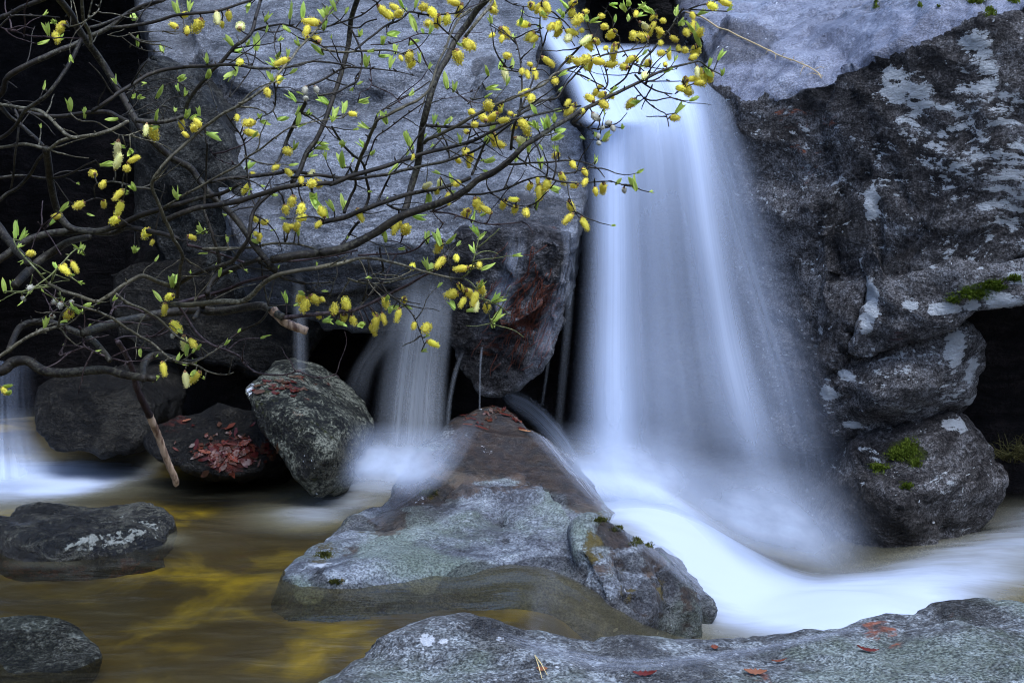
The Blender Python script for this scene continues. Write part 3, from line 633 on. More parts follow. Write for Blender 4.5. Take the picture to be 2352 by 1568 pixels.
# ------------------------------------------------------------------ water
def silk_material(name, col=(0.80, 0.85, 0.95), fine=(55, 1.0), coarse=(14, 0.5), contrast=1.0, gain=1.0, wander=0.0):
    k = NT(name)
    uv = k.coord("UV")
    if wander > 0:
        wz = k.n("ShaderNodeTexNoise"); k.put(wz.inputs[0], k.mapping(uv, scale=(4, 7, 1))); wz.inputs["Scale"].default_value = 1.0; wz.inputs["Detail"].default_value = 3
        wsc = k.n("ShaderNodeVectorMath", operation='SCALE'); k.put(wsc.inputs[0], wz.outputs[1]); wsc.inputs[3].default_value = wander
        wad = k.n("ShaderNodeVectorMath", operation='ADD'); k.put(wad.inputs[0], uv); k.put(wad.inputs[1], wsc.outputs[0]); uv = wad.outputs[0]
    n1 = k.noise(k.mapping(uv, scale=(coarse[0], coarse[1], 1)), 1.0, 3, 0.5)
    n2 = k.noise(k.mapping(uv, scale=(fine[0], fine[1], 1), loc=(3.1, 0.7, 0)), 1.0, 4, 0.6)
    s = k.math('ADD', k.math('MULTIPLY', n1, 0.6), k.math('MULTIPLY', n2, 0.4))
    s = k.math('ADD', k.math('MULTIPLY', k.math('SUBTRACT', s, 0.5), 2.6 * contrast), 1.0)
    a = k.math('MULTIPLY', k.math('MULTIPLY', k.attr("dens"), s), gain, clamp=True)
    a = k.math('MINIMUM', a, 0.985)
    d = k.n("ShaderNodeBsdfDiffuse"); k.put(d.inputs[0], col)
    t = k.n("ShaderNodeBsdfTranslucent"); k.put(t.inputs[0], col)
    m = k.n("ShaderNodeMixShader"); m.inputs[0].default_value = 0.4
    k.put(m.inputs[1], d.outputs[0]); k.put(m.inputs[2], t.outputs[0])
    tr = k.n("ShaderNodeBsdfTransparent")
    mx = k.n("ShaderNodeMixShader"); k.put(mx.inputs[0], a); k.put(mx.inputs[1], tr.outputs[0]); k.put(mx.inputs[2], m.outputs[0])
    return k.done(mx.outputs[0])

def interp(pts, t):
    """smooth curve through rows of pts at parameters t (0..1), spaced by their second value (image height)"""
    P = np.array(pts, float); s = np.linspace(0, 1, len(P))
    out = np.empty((len(t), P.shape[1]))
    x = np.clip(t, 0, 1) * (len(P) - 1)
    i = np.minimum(x.astype(int), len(P) - 2); f = x - i
    pm = P[np.maximum(i - 1, 0)]; p0 = P[i]; p1 = P[i + 1]; p2 = P[np.minimum(i + 2, len(P) - 1)]
    f = f[:, None]
    return 0.5 * (2 * p0 + (p1 - pm) * f + (2 * pm - 5 * p0 + 4 * p1 - p2) * f * f + (3 * p0 - pm - 3 * p1 + p2) * f ** 3)

def sheet(name, L, R, dens, mat, nu=70, nv=110, bow=0.0, wob=0.0, seed=0, onto=None, lift=0.010, shift=0.0, parent=None):
    """a curved sheet of water between the edge curves L and R, given as (px, py, depth) rows"""
    tv = np.linspace(0, 1, nv); tu = np.linspace(0, 1, nu)
    l = interp(L, tv); r = interp(R, tv)
    V = []; UV = []; D = []
    U, T = np.meshgrid(tu, tv)
    P = l[:, None, :] * (1 - U[..., None]) + r[:, None, :] * U[..., None]
    q = np.stack([U.ravel() * 6, T.ravel() * 1.2, np.full(U.size, seed * 1.7)], 1)
    wv = (wob * fbm(q, 3, seed + 200)).reshape(U.shape) - bow * np.sin(np.pi * U)
    ok = np.ones(U.shape, bool)
    for j in range(nv):
        for i in range(nu):
            px, py, d = P[j, i]
            if onto:
                rr = ray(px, py).normalized(); best = None
                for b in onto:
                    h = b.ray_cast(CAM, rr)
                    if h[0] is not None and (best is None or h[3] < best[3]): best = h
                if best is None: ok[j, i] = False; p = W(px, py, d)
                else: p = best[0] - rr * (lift + 0.004 * i / nu)
            else: p = W(px, py, d + wv[j, i] + shift)
            V.append(p)
    dd = np.clip(dens(U, T), 0, 1.5)
    dd[~ok] = 0
    idx = np.arange(nu * nv).reshape(nv, nu)
    f = np.stack([idx[:-1, :-1].ravel(), idx[1:, :-1].ravel(), idx[1:, 1:].ravel(), idx[:-1, 1:].ravel()], 1)
    f = [q for q in f if all(ok.ravel()[q])]
    me = mesh_from(name, V, f)
    fattr(me, "dens", dd.ravel())
    uvl = me.uv_layers.new(name="UVMap")
    li = np.empty(len(me.loops), dtype=np.int32); me.loops.foreach_get("vertex_index", li)
    uvs = np.stack([U.ravel()[li], T.ravel()[li] + seed * 0.37], 1)
    uvl.data.foreach_set("uv", uvs.ravel().astype(np.float32))
    return link(name, me, mat, parent)
def g(x, c, s): return np.exp(-((x - c) / s) ** 2)
def edge(U, a, b): return smooth(0, a, U) * smooth(0, b, 1 - U)

M_silk = silk_material("falling_water", col=(0.62, 0.70, 0.86), fine=(46, 0.5), coarse=(8, 0.2), contrast=0.34)
M_silk2 = silk_material("falling_water_fine", col=(0.66, 0.72, 0.85), fine=(90, 0.7), coarse=(18, 0.4), contrast=0.6)
M_thin = silk_material("thin_water", col=(0.50, 0.52, 0.54), fine=(80, 1.0), coarse=(9, 0.5), contrast=0.8)
M_film = silk_material("water_film", col=(0.48, 0.51, 0.58), fine=(60, 5.0), coarse=(16, 2.6), contrast=2.4, wander=0.22)

fall = bpy.data.objects.new("waterfall", None); COL.objects.link(fall); fall.location = W(1600, 1200, 4.5)
tag(fall, "broad silky white waterfall dropping between the slab and the huge boulder", kind="structure")
def child(o, p):
    o.parent = p; o.matrix_parent_inverse = Matrix.Translation(p.location).inverted(); return o
L0 = [(1318, 95, 5.18), (1322, 140, 5.08), (1330, 230, 4.93), (1335, 330, 4.84), (1328, 560, 4.70), (1312, 800, 4.58), (1292, 1000, 4.48), (1250, 1130, 4.38)]
R0 = [(1610, 105, 5.18), (1630, 150, 5.08), (1690, 230, 4.90), (1725, 330, 4.76), (1775, 560, 4.62), (1840, 800, 4.56), (1930, 1050, 4.44), (2020, 1290, 4.34)]
def dens_main(U, T):
    top = 1 - smooth(0.18, 0.58, T)
    core = 0.15 + 0.76 * g(U, 0.19, 0.085) + 0.12 * g(U, 0.38, 0.09) + 0.40 * g(U, 0.60 + 0.12 * T, 0.10) + 0.08 * g(U, 0.9, 0.1)
    d = core * (1 - 0.10 * T) + top * 1.25 * g(U, 0.42, 0.46)
    d *= smooth(0, 0.13, U) * (0.25 * smooth(0, 0.12, 1 - U) + 0.75 * smooth(0, 0.5, 1 - U))
    d *= smooth(-0.01, 0.16, T) * (1 - 0.9 * smooth(0.78, 1.0, T))
    return d
child(sheet("water_veil", L0, R0, dens_main, M_silk, 90, 140, bow=0.05, wob=0.004, seed=1), fall)
def dens_b(U, T):
    d = 0.30 * edge(U, 0.15, 0.35) * (1 - 0.3 * T) + 0.30 * g(U, 0.17, 0.05) + 0.28 * g(U, 0.66 + 0.1 * T, 0.07)
    return d * smooth(0, 0.15, T) * smooth(0, 0.3, 1 - T) * smooth(0, 0.35, 1 - U)
child(sheet("water_veil", [(x + 8, y, d) for x, y, d in L0], [(x - 10, y, d) for x, y, d in R0], dens_b, M_silk2, 90, 120, bow=0.05, wob=0.004, seed=2, shift=-0.07), fall)
def dens_c(U, T):
    return 0.30 * edge(U, 0.3, 0.7) * smooth(0.1, 0.35, T) * smooth(0, 0.35, 1 - T)
child(sheet("water_veil", [(1490, 180, 5.0), (1580, 330, 4.88), (1660, 600, 4.72), (1740, 900, 4.60), (1800, 1260, 4.50)],
            [(1690, 200, 4.98), (1750, 330, 4.76), (1830, 600, 4.62), (1930, 900, 4.50), (2060, 1290, 4.30)], dens_c, M_silk2, 60, 90, wob=0.004, seed=3, shift=-0.03), fall)
side_ = bpy.data.objects.new("side_waterfall", None); COL.objects.link(side_); side_.location = W(940, 1020, 4.45)
M_mist = silk_material("spray", col=(0.62, 0.68, 0.80), fine=(5, 4), coarse=(2.2, 1.8), contrast=0.9)
def dens_m(U, T): return 0.55 * edge(U, 0.45, 0.45) * smooth(0, 0.65, T) * smooth(0, 0.4, 1 - T)
child(sheet("spray", [(1230, 960, 4.36), (1215, 1040, 4.28), (1230, 1140, 4.2)], [(1640, 960, 4.40), (1680, 1100, 4.22), (1740, 1260, 4.08)], dens_m, M_mist, 40, 30, bow=0.1, seed=31, shift=-0.10), fall)
child(sheet("spray", [(1440, 1000, 4.34), (1480, 1110, 4.20), (1520, 1230, 4.05)], [(1980, 1080, 4.34), (2030, 1220, 4.16), (2040, 1370, 3.95)], dens_m, M_mist, 40, 30, bow=0.1, seed=32, shift=-0.12), fall)
child(sheet("spray", [(1250, 1010, 4.25), (1270, 1080, 4.17), (1330, 1170, 4.08)], [(1560, 1090, 4.2), (1640, 1220, 4.05), (1720, 1340, 3.92)], dens_m, M_mist, 40, 30, bow=0.06, seed=33), fall)
child(sheet("spray", [(790, 960, 4.30), (780, 1040, 4.15), (760, 1120, 3.98)], [(1100, 975, 4.25), (1060, 1075, 4.0), (980, 1160, 3.82)], lambda U, T: 0.62 * edge(U, 0.3, 0.4) * smooth(0, 0.6, T) * smooth(0, 0.45, 1 - T), M_mist, 40, 30, bow=0.05, seed=34, shift=-0.2), side_)
child(sheet("water_veil", [(1135, 885, 4.85), (1215, 905, 4.75), (1290, 975, 4.62), (1350, 1075, 4.48)], [(1160, 930, 4.85), (1215, 975, 4.75), (1275, 1040, 4.62), (1330, 1110, 4.48)],
            lambda U, T: 0.34 * edge(U, 0.3, 0.4) * smooth(0, 0.2, T) * smooth(0, 0.2, 1 - T), M_silk2, 24, 40, seed=36), fall)
# the chute feeding it from above
def dens_ch(U, T): return (0.25 + 0.75 * g(U, 0.35, 0.22) * smooth(0.1, 0.5, T) + 0.5 * smooth(0.6, 1, T)) * edge(U, 0.35, 0.3) * smooth(0, 0.1, T) * smooth(0, 0.06, 1 - T)
child(sheet("water_chute", [(1165, -20, 5.95), (1195, 40, 5.75), (1235, 110, 5.4), (1285, 190, 5.05), (1325, 290, 4.86)],
            [(1310, -20, 5.95), (1345, 50, 5.7), (1385, 110, 5.4), (1450, 160, 5.05), (1520, 290, 4.84)], dens_ch, M_silk, 40, 60, wob=0.004, seed=4, shift=-0.16), fall)
# thin threads at its edge
for (a, s) in (((1297, 640, 4.45, 1290, 760, 4.42, 1268, 1000, 4.40, 26, 0.25), 5), ((1262, 760, 4.44, 1252, 850, 4.42, 1240, 930, 4.42, 10, 0.2), 6)):
    Lp = [(a[0], a[1], a[2]), (a[3], a[4], a[5]), (a[6], a[7], a[8])]
    child(sheet("water_thread", Lp, [(x + a[9], y, d) for x, y, d in Lp], lambda U, T, q=a[10] * 0.55: q * edge(U, 0.5, 0.5) * (1 - 0.6 * T) * smooth(0, 0.1, T), M_thin, 10, 40, seed=s), fall)

side = side_
tag(side, "thin grey curtain of water falling from the slab's underside behind the willow tips", kind="structure")
def dens_s(U, T):
    d = 0.36 * edge(U, 0.42, 0.3) + 0.16 * g(U, 0.88, 0.06) + 0.10 * g(U, 0.45, 0.15)
    return d * smooth(0, 0.35, T) * (1 - 0.35 * smooth(0.8, 1, T)) 
child(sheet("water_veil", [(905, 610, 4.50), (880, 740, 4.48), (858, 880, 4.46), (835, 1060, 4.40)], [(1050, 620, 4.50), (1045, 740, 4.48), (1032, 880, 4.46), (1028, 1060, 4.36)], dens_s, M_thin, 60, 80, bow=0.03, wob=0.004, seed=11), side)
child(sheet("water_veil", [(870, 640, 4.6), (850, 760, 4.57), (800, 850, 4.5), (770, 930, 4.46)], [(960, 640, 4.6), (930, 760, 4.57), (870, 850, 4.52), (850, 960, 4.48)],
            lambda U, T: 0.07 * edge(U, 0.4, 0.4) * smooth(0.1, 0.4, T) * smooth(0, 0.3, 1 - T), M_thin, 24, 40, seed=12), side)
child(sheet("water_thread", [(1060, 800, 4.55), (1040, 850, 4.5), (1026, 920, 4.46), (1020, 1000, 4.4)], [(1072, 800, 4.55), (1055, 850, 4.5), (1040, 920, 4.46), (1034, 1000, 4.4)],
            lambda U, T: 0.14 * edge(U, 0.5, 0.5) * smooth(0, 0.4, T), M_thin, 8, 40, seed=13), side)
child(sheet("water_thread", [(1104, 790, 4.40), (1100, 850, 4.38), (1099, 980, 4.36)], [(1112, 790, 4.40), (1106, 850, 4.38), (1104, 980, 4.36)],
            lambda U, T: 0.28 * edge(U, 0.5, 0.5) * smooth(0, 0.3, T), M_thin, 6, 40, seed=14), side)
child(sheet("water_thread", [(668, 590, 4.6), (668, 720, 4.5), (670, 860, 4.3)], [(700, 590, 4.6), (708, 720, 4.5), (712, 860, 4.3)],
            lambda U, T: 0.16 * edge(U, 0.5, 0.5) * smooth(0.05, 0.5, T) * (1 - 0.3 * T), M_thin, 12, 40, seed=15), side)
cas = bpy.data.objects.new("small_cascade", None); COL.objects.link(cas); cas.location = W(40, 1080, 4.2)
tag(cas, "small blue-white cascade beside the dark glistening rock at the photo's edge", kind="structure")
child(sheet("water_veil", [(-60, 820, 4.75), (-60, 900, 4.6), (-80, 1000, 4.4), (-120, 1120, 4.15)], [(90, 840, 4.75), (90, 900, 4.6), (112, 1000, 4.4), (170, 1110, 4.15)],
            lambda U, T: (0.08 + 0.42 * smooth(0.4, 0.95, T)) * edge(U, 0.1, 0.6) * smooth(0, 0.1, 1 - T), M_silk, 40, 50, wob=0.05, seed=16), cas)

# films of water running over the rocks
film = bpy.data.objects.new("running_water", None); COL.objects.link(film); film.location = W(1300, 1200, 3.9)
tag(film, "thin clear water sliding over the midstream rock and the hanging rock", kind="structure")
CR = [ROCKS["centre"]]
child(sheet("water_film", [(1150, 918, 4.3), (1235, 1030, 4.2), (1330, 1140, 3.9), (1440, 1240, 3.6), (1590, 1360, 3.5)], [(1210, 905, 4.3), (1340, 1030, 4.1), (1440, 1140, 3.9), (1560, 1270, 3.7), (1680, 1400, 3.6)],
            lambda U, T: (0.26 * edge(U, 0.35, 0.3)) * smooth(0, 0.1, T) * smooth(0, 0.12, 1 - T), M_film, 70, 120, seed=21, onto=CR, lift=0.012), film)
child(sheet("water_film", [(1085, 940, 4.3), (960, 1070, 4.1), (830, 1180, 3.8)], [(1120, 960, 4.3), (1040, 1100, 4.0), (880, 1215, 3.8)],
            lambda U, T: 0.12 * edge(U, 0.2, 0.4) * smooth(0, 0.3, T), M_film, 50, 80, seed=22, onto=CR, lift=0.010), film)
child(sheet("water_film", [(1150, 520, 4.4), (1150, 600, 4.4), (1110, 690, 4.4), (1060, 760, 4.4)], [(1220, 520, 4.4), (1210, 600, 4.4), (1180, 690, 4.4), (1110, 800, 4.4)],
            lambda U, T: 0.26 * edge(U, 0.4, 0.4) * smooth(0, 0.3, T) * smooth(0, 0.4, 1 - T), M_film, 50, 80, seed=23, onto=[ROCKS["hanging_rock"], ROCKS["slab_boulder"]], lift=0.012), film)
child(sheet("water_film", [(1270, 500, 4.4), (1290, 600, 4.4), (1240, 720, 4.4), (1180, 880, 4.4)], [(1330, 480, 4.4), (1325, 600, 4.4), (1300, 740, 4.4), (1250, 860, 4.4)],
            lambda U, T: 0.22 * edge(U, 0.4, 0.3) * smooth(0, 0.2, T) * smooth(0, 0.3, 1 - T), M_film, 50, 80, seed=24, onto=[ROCKS["hanging_rock"], ROCKS["slab_boulder"]], lift=0.012), film)
child(sheet("water_film", [(1100, 1430, 2.9), (1250, 1470, 2.8), (1450, 1505, 2.8), (1700, 1485, 2.8), (1990, 1432, 2.9)], [(1130, 1470, 2.9), (1300, 1530, 2.8), (1450, 1550, 2.8), (1700, 1515, 2.8), (1990, 1446, 2.9)],
            lambda U, T: 0.20 * edge(U, 0.3, 0.6) * smooth(0, 0.2, T) * smooth(0, 0.05, 1 - T), M_film, 40, 120, seed=25, onto=[ROCKS["near"]], lift=0.008), film)

# the surface of the pools, white where the falls churn it
def seg_dist(x, y, path):
    best = np.full(x.shape, 9.0); tt = np.zeros(x.shape); ws = np.zeros(x.shape); L = len(path) - 1
    for i in range(L):
        (x0, y0, w0), (x1, y1, w1) = path[i], path[i + 1]
        dx, dy = x1 - x0, y1 - y0
        t = np.clip(((x - x0) * dx + (y - y0) * dy) / (dx * dx + dy * dy), 0, 1)
        w = w0 + (w1 - w0) * t
        d = np.hypot(x - x0 - t * dx, y - y0 - t * dy) / w
        m = d < best
        best = np.where(m, d, best)
    return best
def wpath(pts):
    out = []
    for (px, py, z, w) in pts:
        p = WZ(px, py, z); out.append((p.x, p.y, w))
    return out
RAMP = wpath([(1290, 1075, 0.02, 0.14), (1400, 1140, -0.02, 0.17), (1530, 1235, -0.07, 0.20), (1660, 1325, -0.13, 0.23), (1800, 1385, -0.17, 0.22), (1960, 1425, -0.19, 0.18)])
RAMP_S = wpath([(1290, 1040, 0.02, 0.3), (1450, 1130, -0.02, 0.45), (1700, 1270, -0.12, 0.55), (1960, 1400, -0.19, 0.45)])
RIGHTS = wpath([(2480, 1190, -0.16, 0.30), (2300, 1280, -0.17, 0.24), (2150, 1340, -0.18, 0.20), (1990, 1410, -0.19, 0.2)])
LEFTF = wpath([(-80, 1080, 0, 0.30), (60, 1090, 0, 0.26), (130, 1110, 0, 0.16)])
LEFTG = wpath([(-100, 1130, 0, 0.4), (20, 1130, 0, 0.30), (300, 1085, 0, 0.2)])
CENTF = wpath([(640, 1350, 0, 0.07), (800, 1350, 0, 0.09), (1000, 1325, 0, 0.18), (1250, 1345, 0, 0.2), (1420, 1425, -0.04, 0.14), (1640, 1415, -0.1, 0.07)])
LOWF = wpath([(60, 1290, 0, 0.05), (150, 1292, 0, 0.05)])
LOWG = wpath([(330, 1225, 0, 0.05), (390, 1240, 0, 0.05)])
MIDF = wpath([(870, 1040, 0, 0.22), (900, 1090, 0, 0.2), (830, 1130, 0, 0.2), (720, 1180, 0, 0.16)])
def foam(v):
    x, y = v[:, 0], v[:, 1]
    f = 1.05 * np.exp(-seg_dist(x, y, RAMP) ** 1.5 * 1.1) + 0.32 * np.exp(-seg_dist(x, y, RAMP_S) ** 2)
    f += 0.62 * np.exp(-seg_dist(x, y, RIGHTS) ** 2)
    f += 0.85 * np.exp(-seg_dist(x, y, LEFTF) ** 2) + 0.35 * np.exp(-seg_dist(x, y, LEFTG) ** 2) + 0.5 * np.exp(-seg_dist(x, y, MIDF) ** 2)
    f += 0.09 * np.exp(-seg_dist(x, y, CENTF) ** 2) + 0.14 * np.exp(-seg_dist(x, y, LOWF) ** 2) + 0.3 * np.exp(-seg_dist(x, y, LOWG) ** 2)
    p = np.stack([x * 1.2, y * 1.2, 0 * x], 1)
    f *= 1 + 0.22 * fbm(p, 3, 301)
    f += 0.07 * np.maximum(0, fbm(np.stack([x * 2, y * 6, 0 * x], 1), 3, 303)) * smooth(3.0, 4.0, y)
    # keep the lip of the left pool clear and smooth
    return np.clip(f, 0, 1.2)
def surf_z(X, Y):
    v = np.stack([X.ravel(), Y.ravel()], 1)
    x, y = v[:, 0], v[:, 1]
    z = water_z(x, y)
    z = z + 0.03 * np.exp(-seg_dist(x, y, RAMP) ** 2) * smooth(0.1, 0.6, x) + 0.04 * np.exp(-seg_dist(x, y, RIGHTS) ** 2)
    c = WZ(1330, 1310, 0.0)
    z += 0.045 * np.exp(-((x - 0.16) / 0.26) ** 2 - ((y - 3.32) / 0.14) ** 2)
    z += 0.012 * fbm(np.stack([x * 1.6, y * 3.2, 0 * x], 1), 3, 305) + 0.004 * fbm(np.stack([x * 4 + y, y * 9, 0 * x], 1), 2, 306)
    return z.reshape(X.shape)
k = NT("stream_water")
co = k.coord("Object")
w1 = k.noise(co, 1.5, 3, 0.5)
st = k.mapping(co, scale=(3.0, 11.0, 1), rot=(0, 0, 0.12))
n1 = k.noise(st, 1.0, 4, 0.55, 0.5)
n2 = k.noise(st, 3.2, 4, 0.6, 0.5)
fo = k.attr("foam")
fm = k.math('MULTIPLY', fo, k.math('ADD', 0.60, k.math('ADD', k.math('MULTIPLY', n1, 0.5), k.math('MULTIPLY', n2, 0.3))))
veil_ = k.maprange(k.math('ADD', k.math('MULTIPLY', n1, 0.6), k.math('MULTIPLY', n2, 0.4)), 0.45, 0.8, 0.015, 0.13)
fm = k.math('MAXIMUM', fm, veil_)
fm = k.math('MINIMUM', fm, 0.98)
tr = k.n("ShaderNodeBsdfTransparent"); k.put(tr.inputs[0], (0.66, 0.60, 0.42))
wd = k.n("ShaderNodeBsdfDiffuse"); k.put(wd.inputs[0], k.mix(k.maprange(fm, 0.2, 0.8), (0.28, 0.255, 0.16), (0.40, 0.435, 0.50)))
bs = k.n("ShaderNodeMixShader"); k.put(bs.inputs[0], fm); k.put(bs.inputs[1], tr.outputs[0]); k.put(bs.inputs[2], wd.outputs[0])
gl = k.n("ShaderNodeBsdfGlossy"); gl.inputs["Roughness"].default_value = 0.16; k.put(gl.inputs[0], (0.9, 0.9, 0.9))
nb = k.bump(k.math('ADD', n1, k.math('MULTIPLY', n2, 0.35)), 0.14, 0.05)
k.put(gl.inputs["Normal"], nb)
fr = k.n("ShaderNodeFresnel"); fr.inputs[0].default_value = 1.33; k.put(fr.inputs[1], nb)
fx = k.math('MULTIPLY', fr.outputs[0], k.maprange(fm, 0.2, 0.8, 1.0, 0.1))
ms = k.n("ShaderNodeMixShader"); k.put(ms.inputs[0], fx); k.put(ms.inputs[1], bs.outputs[0]); k.put(ms.inputs[2], gl.outputs[0])
M_water = k.done(ms.outputs[0])
wo, _ = grid("stream_water", np.linspace(-2.6, 2.8, 420), np.linspace(2.0, 5.5, 290), surf_z, M_water, {"foam": foam})
tag(wo, "shallow brown-gold pool on the near side, churning white below the main falls", kind="structure")
# ------------------------------------------------------------------ willow
TILES = {"A": (0.0, 0.0), "B": (738.35, 0.0), "C": (1546.5, 0.0), "D": (0.0, 510.1), "E": (738.35, 510.1), "G": (0.0, 1031.0)}
def tile(t, *pts):
    ox, oy = TILES[t]
    return [(ox + x * 0.34246, oy + y * 0.34246) for x, y in pts]
# stems and branches: outline points, start and end thickness (same units as the points), sideways depth swing
BR = []
def br(pts, w0, w1, off=0.0, root=None, col=0):
    BR.append((pts, w0 * 0.34246, w1 * 0.34246, off, root, col))
T = tile
br(T("A", (370, -40), (400, 0), (470, 90), (530, 200), (590, 290), (680, 410), (770, 560), (830, 660), (900, 790), (960, 880), (1050, 970), (1150, 1060), (1270, 1120), (1360, 1240), (1450, 1340), (1560, 1440), (1650, 1560)) + T("D", (1740, 200), (1850, 330)), 52, 50, 0.10)
br(T("D", (1830, 250), (1950, 230), (2100, 210), (2250, 190)) + T("E", (0, 200), (130, 180), (250, 130), (350, 80), (450, 10)) + T("B", (560, 1440), (700, 1390), (850, 1340), (960, 1280), (1050, 1210), (1150, 1160), (1230, 1100), (1300, 1040), (1370, 970), (1450, 920), (1560, 850), (1680, 780), (1760, 735), (1850, 690), (1950, 640), (2050, 590), (2130, 550), (2250, 490)) + T("C", (0, 450), (120, 425), (180, 415), (240, 460), (310, 495)), 64, 9, -0.12)
br(T("B", (1125, -40), (1110, 0), (1050, 60), (980, 160), (900, 270), (850, 380), (790, 480), (750, 580), (720, 680), (690, 800), (670, 900), (660, 1000), (640, 1130), (600, 1260), (570, 1380), (530, 1460), (450, 1520)), 44, 52, 0.16)
br(T("B", (240, -40), (240, 0), (200, 130), (180, 300), (130, 500), (80, 650), (20, 820)) + T("A", (2120, 940), (2060, 1020), (2010, 1140), (1960, 1230)), 38, 36, 0.18)
br(T("A", (-300, 260), (0, 120), (60, 100), (150, 50), (280, 0), (350, -30)), 38, 34, 0.05)
br(T("A", (-250, 800), (0, 640), (50, 520), (200, 430), (350, 360), (500, 300), (620, 240), (740, 180), (860, 90), (960, 40), (1100, 5)), 46, 26, 0.1, "r")
br(T("A", (545, 270), (480, 400), (420, 500), (340, 610), (260, 680), (170, 740), (100, 850), (0, 930), (-200, 1020)), 30, 28, -0.05)
br(T("A", (600, 185), (720, 150), (850, 95), (1000, 40), (1110, 0)), 20, 16, 0.05)
br(T("A", (750, 190), (900, 170), (1050, 140), (1180, 105), (1300, 90), (1450, 75), (1600, 30), (1690, 0)), 26, 18, -0.06)
br(T("A", (545, -30), (550, 30), (560, 130), (600, 220), (610, 300)), 26, 26, 0.0, None, 1)
br(T("A", (630, -30), (610, 40), (600, 80), (590, 130)), 12, 12, 0.0, None, 1)
br(T("A", (460, 180), (540, 160), (620, 110), (665, 60), (640, 30)), 12, 9, -0.05, None, 1)
br(T("A", (0, 185), (100, 215), (200, 240), (310, 245), (360, 245)), 10, 8, 0, None, 2)
br(T("A", (0, 180), (40, 140), (100, 105), (200, 105), (300, 110), (400, 120)), 14, 8, 0.0)
br(T("A", (1765, -40), (1750, 0), (1720, 100), (1690, 210), (1640, 270), (1580, 310), (1500, 400), (1420, 480), (1350, 560), (1280, 650), (1255, 700), (1245, 780)), 24, 32, -0.08)
br(T("A", (1690, 210), (1800, 175), (1900, 165), (2000, 195), (2060, 240), (2130, 290), (2200, 340), (2270, 420)), 16, 9, -0.05)
br(T("A", (910, 810), (1000, 815), (1100, 815), (1200, 795), (1245, 780)), 36, 32, 0.0)
br(T("A", (-250, 640), (0, 700), (130, 720), (260, 740), (330, 790), (400, 860), (480, 920), (600, 910), (720, 880), (830, 830), (860, 815)), 22, 28, -0.05, "r", 1)
br(T("A", (130, 740), (300, 775), (450, 775), (600, 755), (720, 750), (800, 790), (860, 815)), 30, 30, 0.08)
br(T("A", (620, 750), (720, 680), (800, 620), (900, 560), (1000, 500), (1100, 470), (1250, 450), (1420, 440), (1580, 435), (1700, 455), (1900, 455), (2100, 415), (2352, 440)), 30, 12, -0.1)
br(T("A", (-250, 960), (0, 990), (150, 965), (280, 990), (330, 1000), (400, 950), (480, 920)), 22, 24, -0.04, "r", 1)
br(T("A", (330, 1000), (260, 1070), (200, 1170), (120, 1260), (50, 1300), (0, 1340), (-200, 1500)), 24, 30, 0.04)
br(T("A", (0, 1190), (150, 1180), (300, 1195), (400, 1190), (500, 1150), (570, 1110), (640, 1075)), 22, 9, 0.05)
br(T("A", (100, 740), (125, 800), (120, 900), (100, 1050), (90, 1180), (70, 1270)), 18, 15, -0.06)
br(T("A", (0, 700), (60, 780), (130, 830), (220, 910), (290, 980)), 30, 24, 0.12)
br(T("A", (310, 1000), (330, 1150), (350, 1280), (380, 1400), (430, 1490), (500, 1540), (650, 1550), (800, 1510), (950, 1440), (1100, 1395), (1300, 1340), (1500, 1290), (1620, 1230)), 56, 24, 0.12)
br(T("A", (2290, -40), (2270, 0), (2200, 100), (2110, 215), (2000, 330), (1950, 400), (1880, 480), (1800, 570), (1680, 660), (1560, 730), (1470, 780), (1350, 870), (1250, 960), (1130, 1070), (1050, 1170), (1020, 1230), (1030, 1290), (1075, 1390), (1110, 1480), (1150, 1560)) + T("D", (1160, 110), (1200, 170), (1225, 230), (1210, 300), (1200, 400), (1190, 500)), 16, 30, -0.14, None, 1)
br(T("A", (1030, 1270), (930, 1260), (800, 1225), (730, 1220), (640, 1240), (635, 1330)), 16, 9, -0.04)
br(T("A", (1100, 1390), (1250, 1300), (1400, 1220), (1500, 1160), (1600, 1110), (1650, 1060), (1760, 990), (1850, 920), (1960, 850), (2100, 820), (2300, 790)), 18, 8, -0.08, None, 1)
br(T("A", (1400, 1220), (1600, 1190), (1800, 1170), (1950, 1150), (2100, 1170), (2352, 1200)) + T("B", (300, 1190), (450, 1165), (600, 1130), (750, 1100), (900, 1060), (1050, 1000), (1180, 900), (1280, 820)), 30, 14, 0.1)
br(T("A", (1100, 1480), (1300, 1400), (1500, 1370), (1700, 1320), (1850, 1270), (2000, 1240), (2200, 1230)) + T("B", (60, 1235), (200, 1180), (350, 1140), (500, 1090), (620, 1050), (760, 1010), (900, 980), (1050, 930), (1200, 850), (1330, 770), (1450, 690), (1560, 660)), 42, 15, -0.06)
br(T("A", (1390, 960), (1385, 1100), (1380, 1250), (1370, 1400), (1400, 1500), (1420, 1560)) + T("D", (1430, 100), (1460, 200), (1470, 270), (1440, 330)), 14, 30, 0.05)
br(T("A", (2050, 690), (1950, 880), (1880, 1050), (1850, 1100)), 28, 22, 0.12)
br(T("A", (1840, 560), (1850, 640), (1830, 740), (1740, 790)), 14, 9, 0.1)
br(T("A", (1760, 80), (1800, 180), (1880, 290)), 6, 5, 0.06)
br(T("A", (1540, 650), (1600, 580), (1680, 470), (1710, 380)), 10, 6, 0.03)
br(T("A", (1370, 520), (1400, 570), (1440, 680), (1470, 770)), 9, 9, 0.04)
br(T("A", (930, 780), (1040, 740), (1150, 660), (1290, 640)), 9, 5, 0.02)
br(T("A", (720, 235), (810, 245), (920, 220), (1060, 210), (1230, 220)), 8, 5, -0.02, None, 1)
br(T("A", (810, 245), (900, 310), (990, 340), (1090, 350)), 6, 4, 0.02, None, 1)
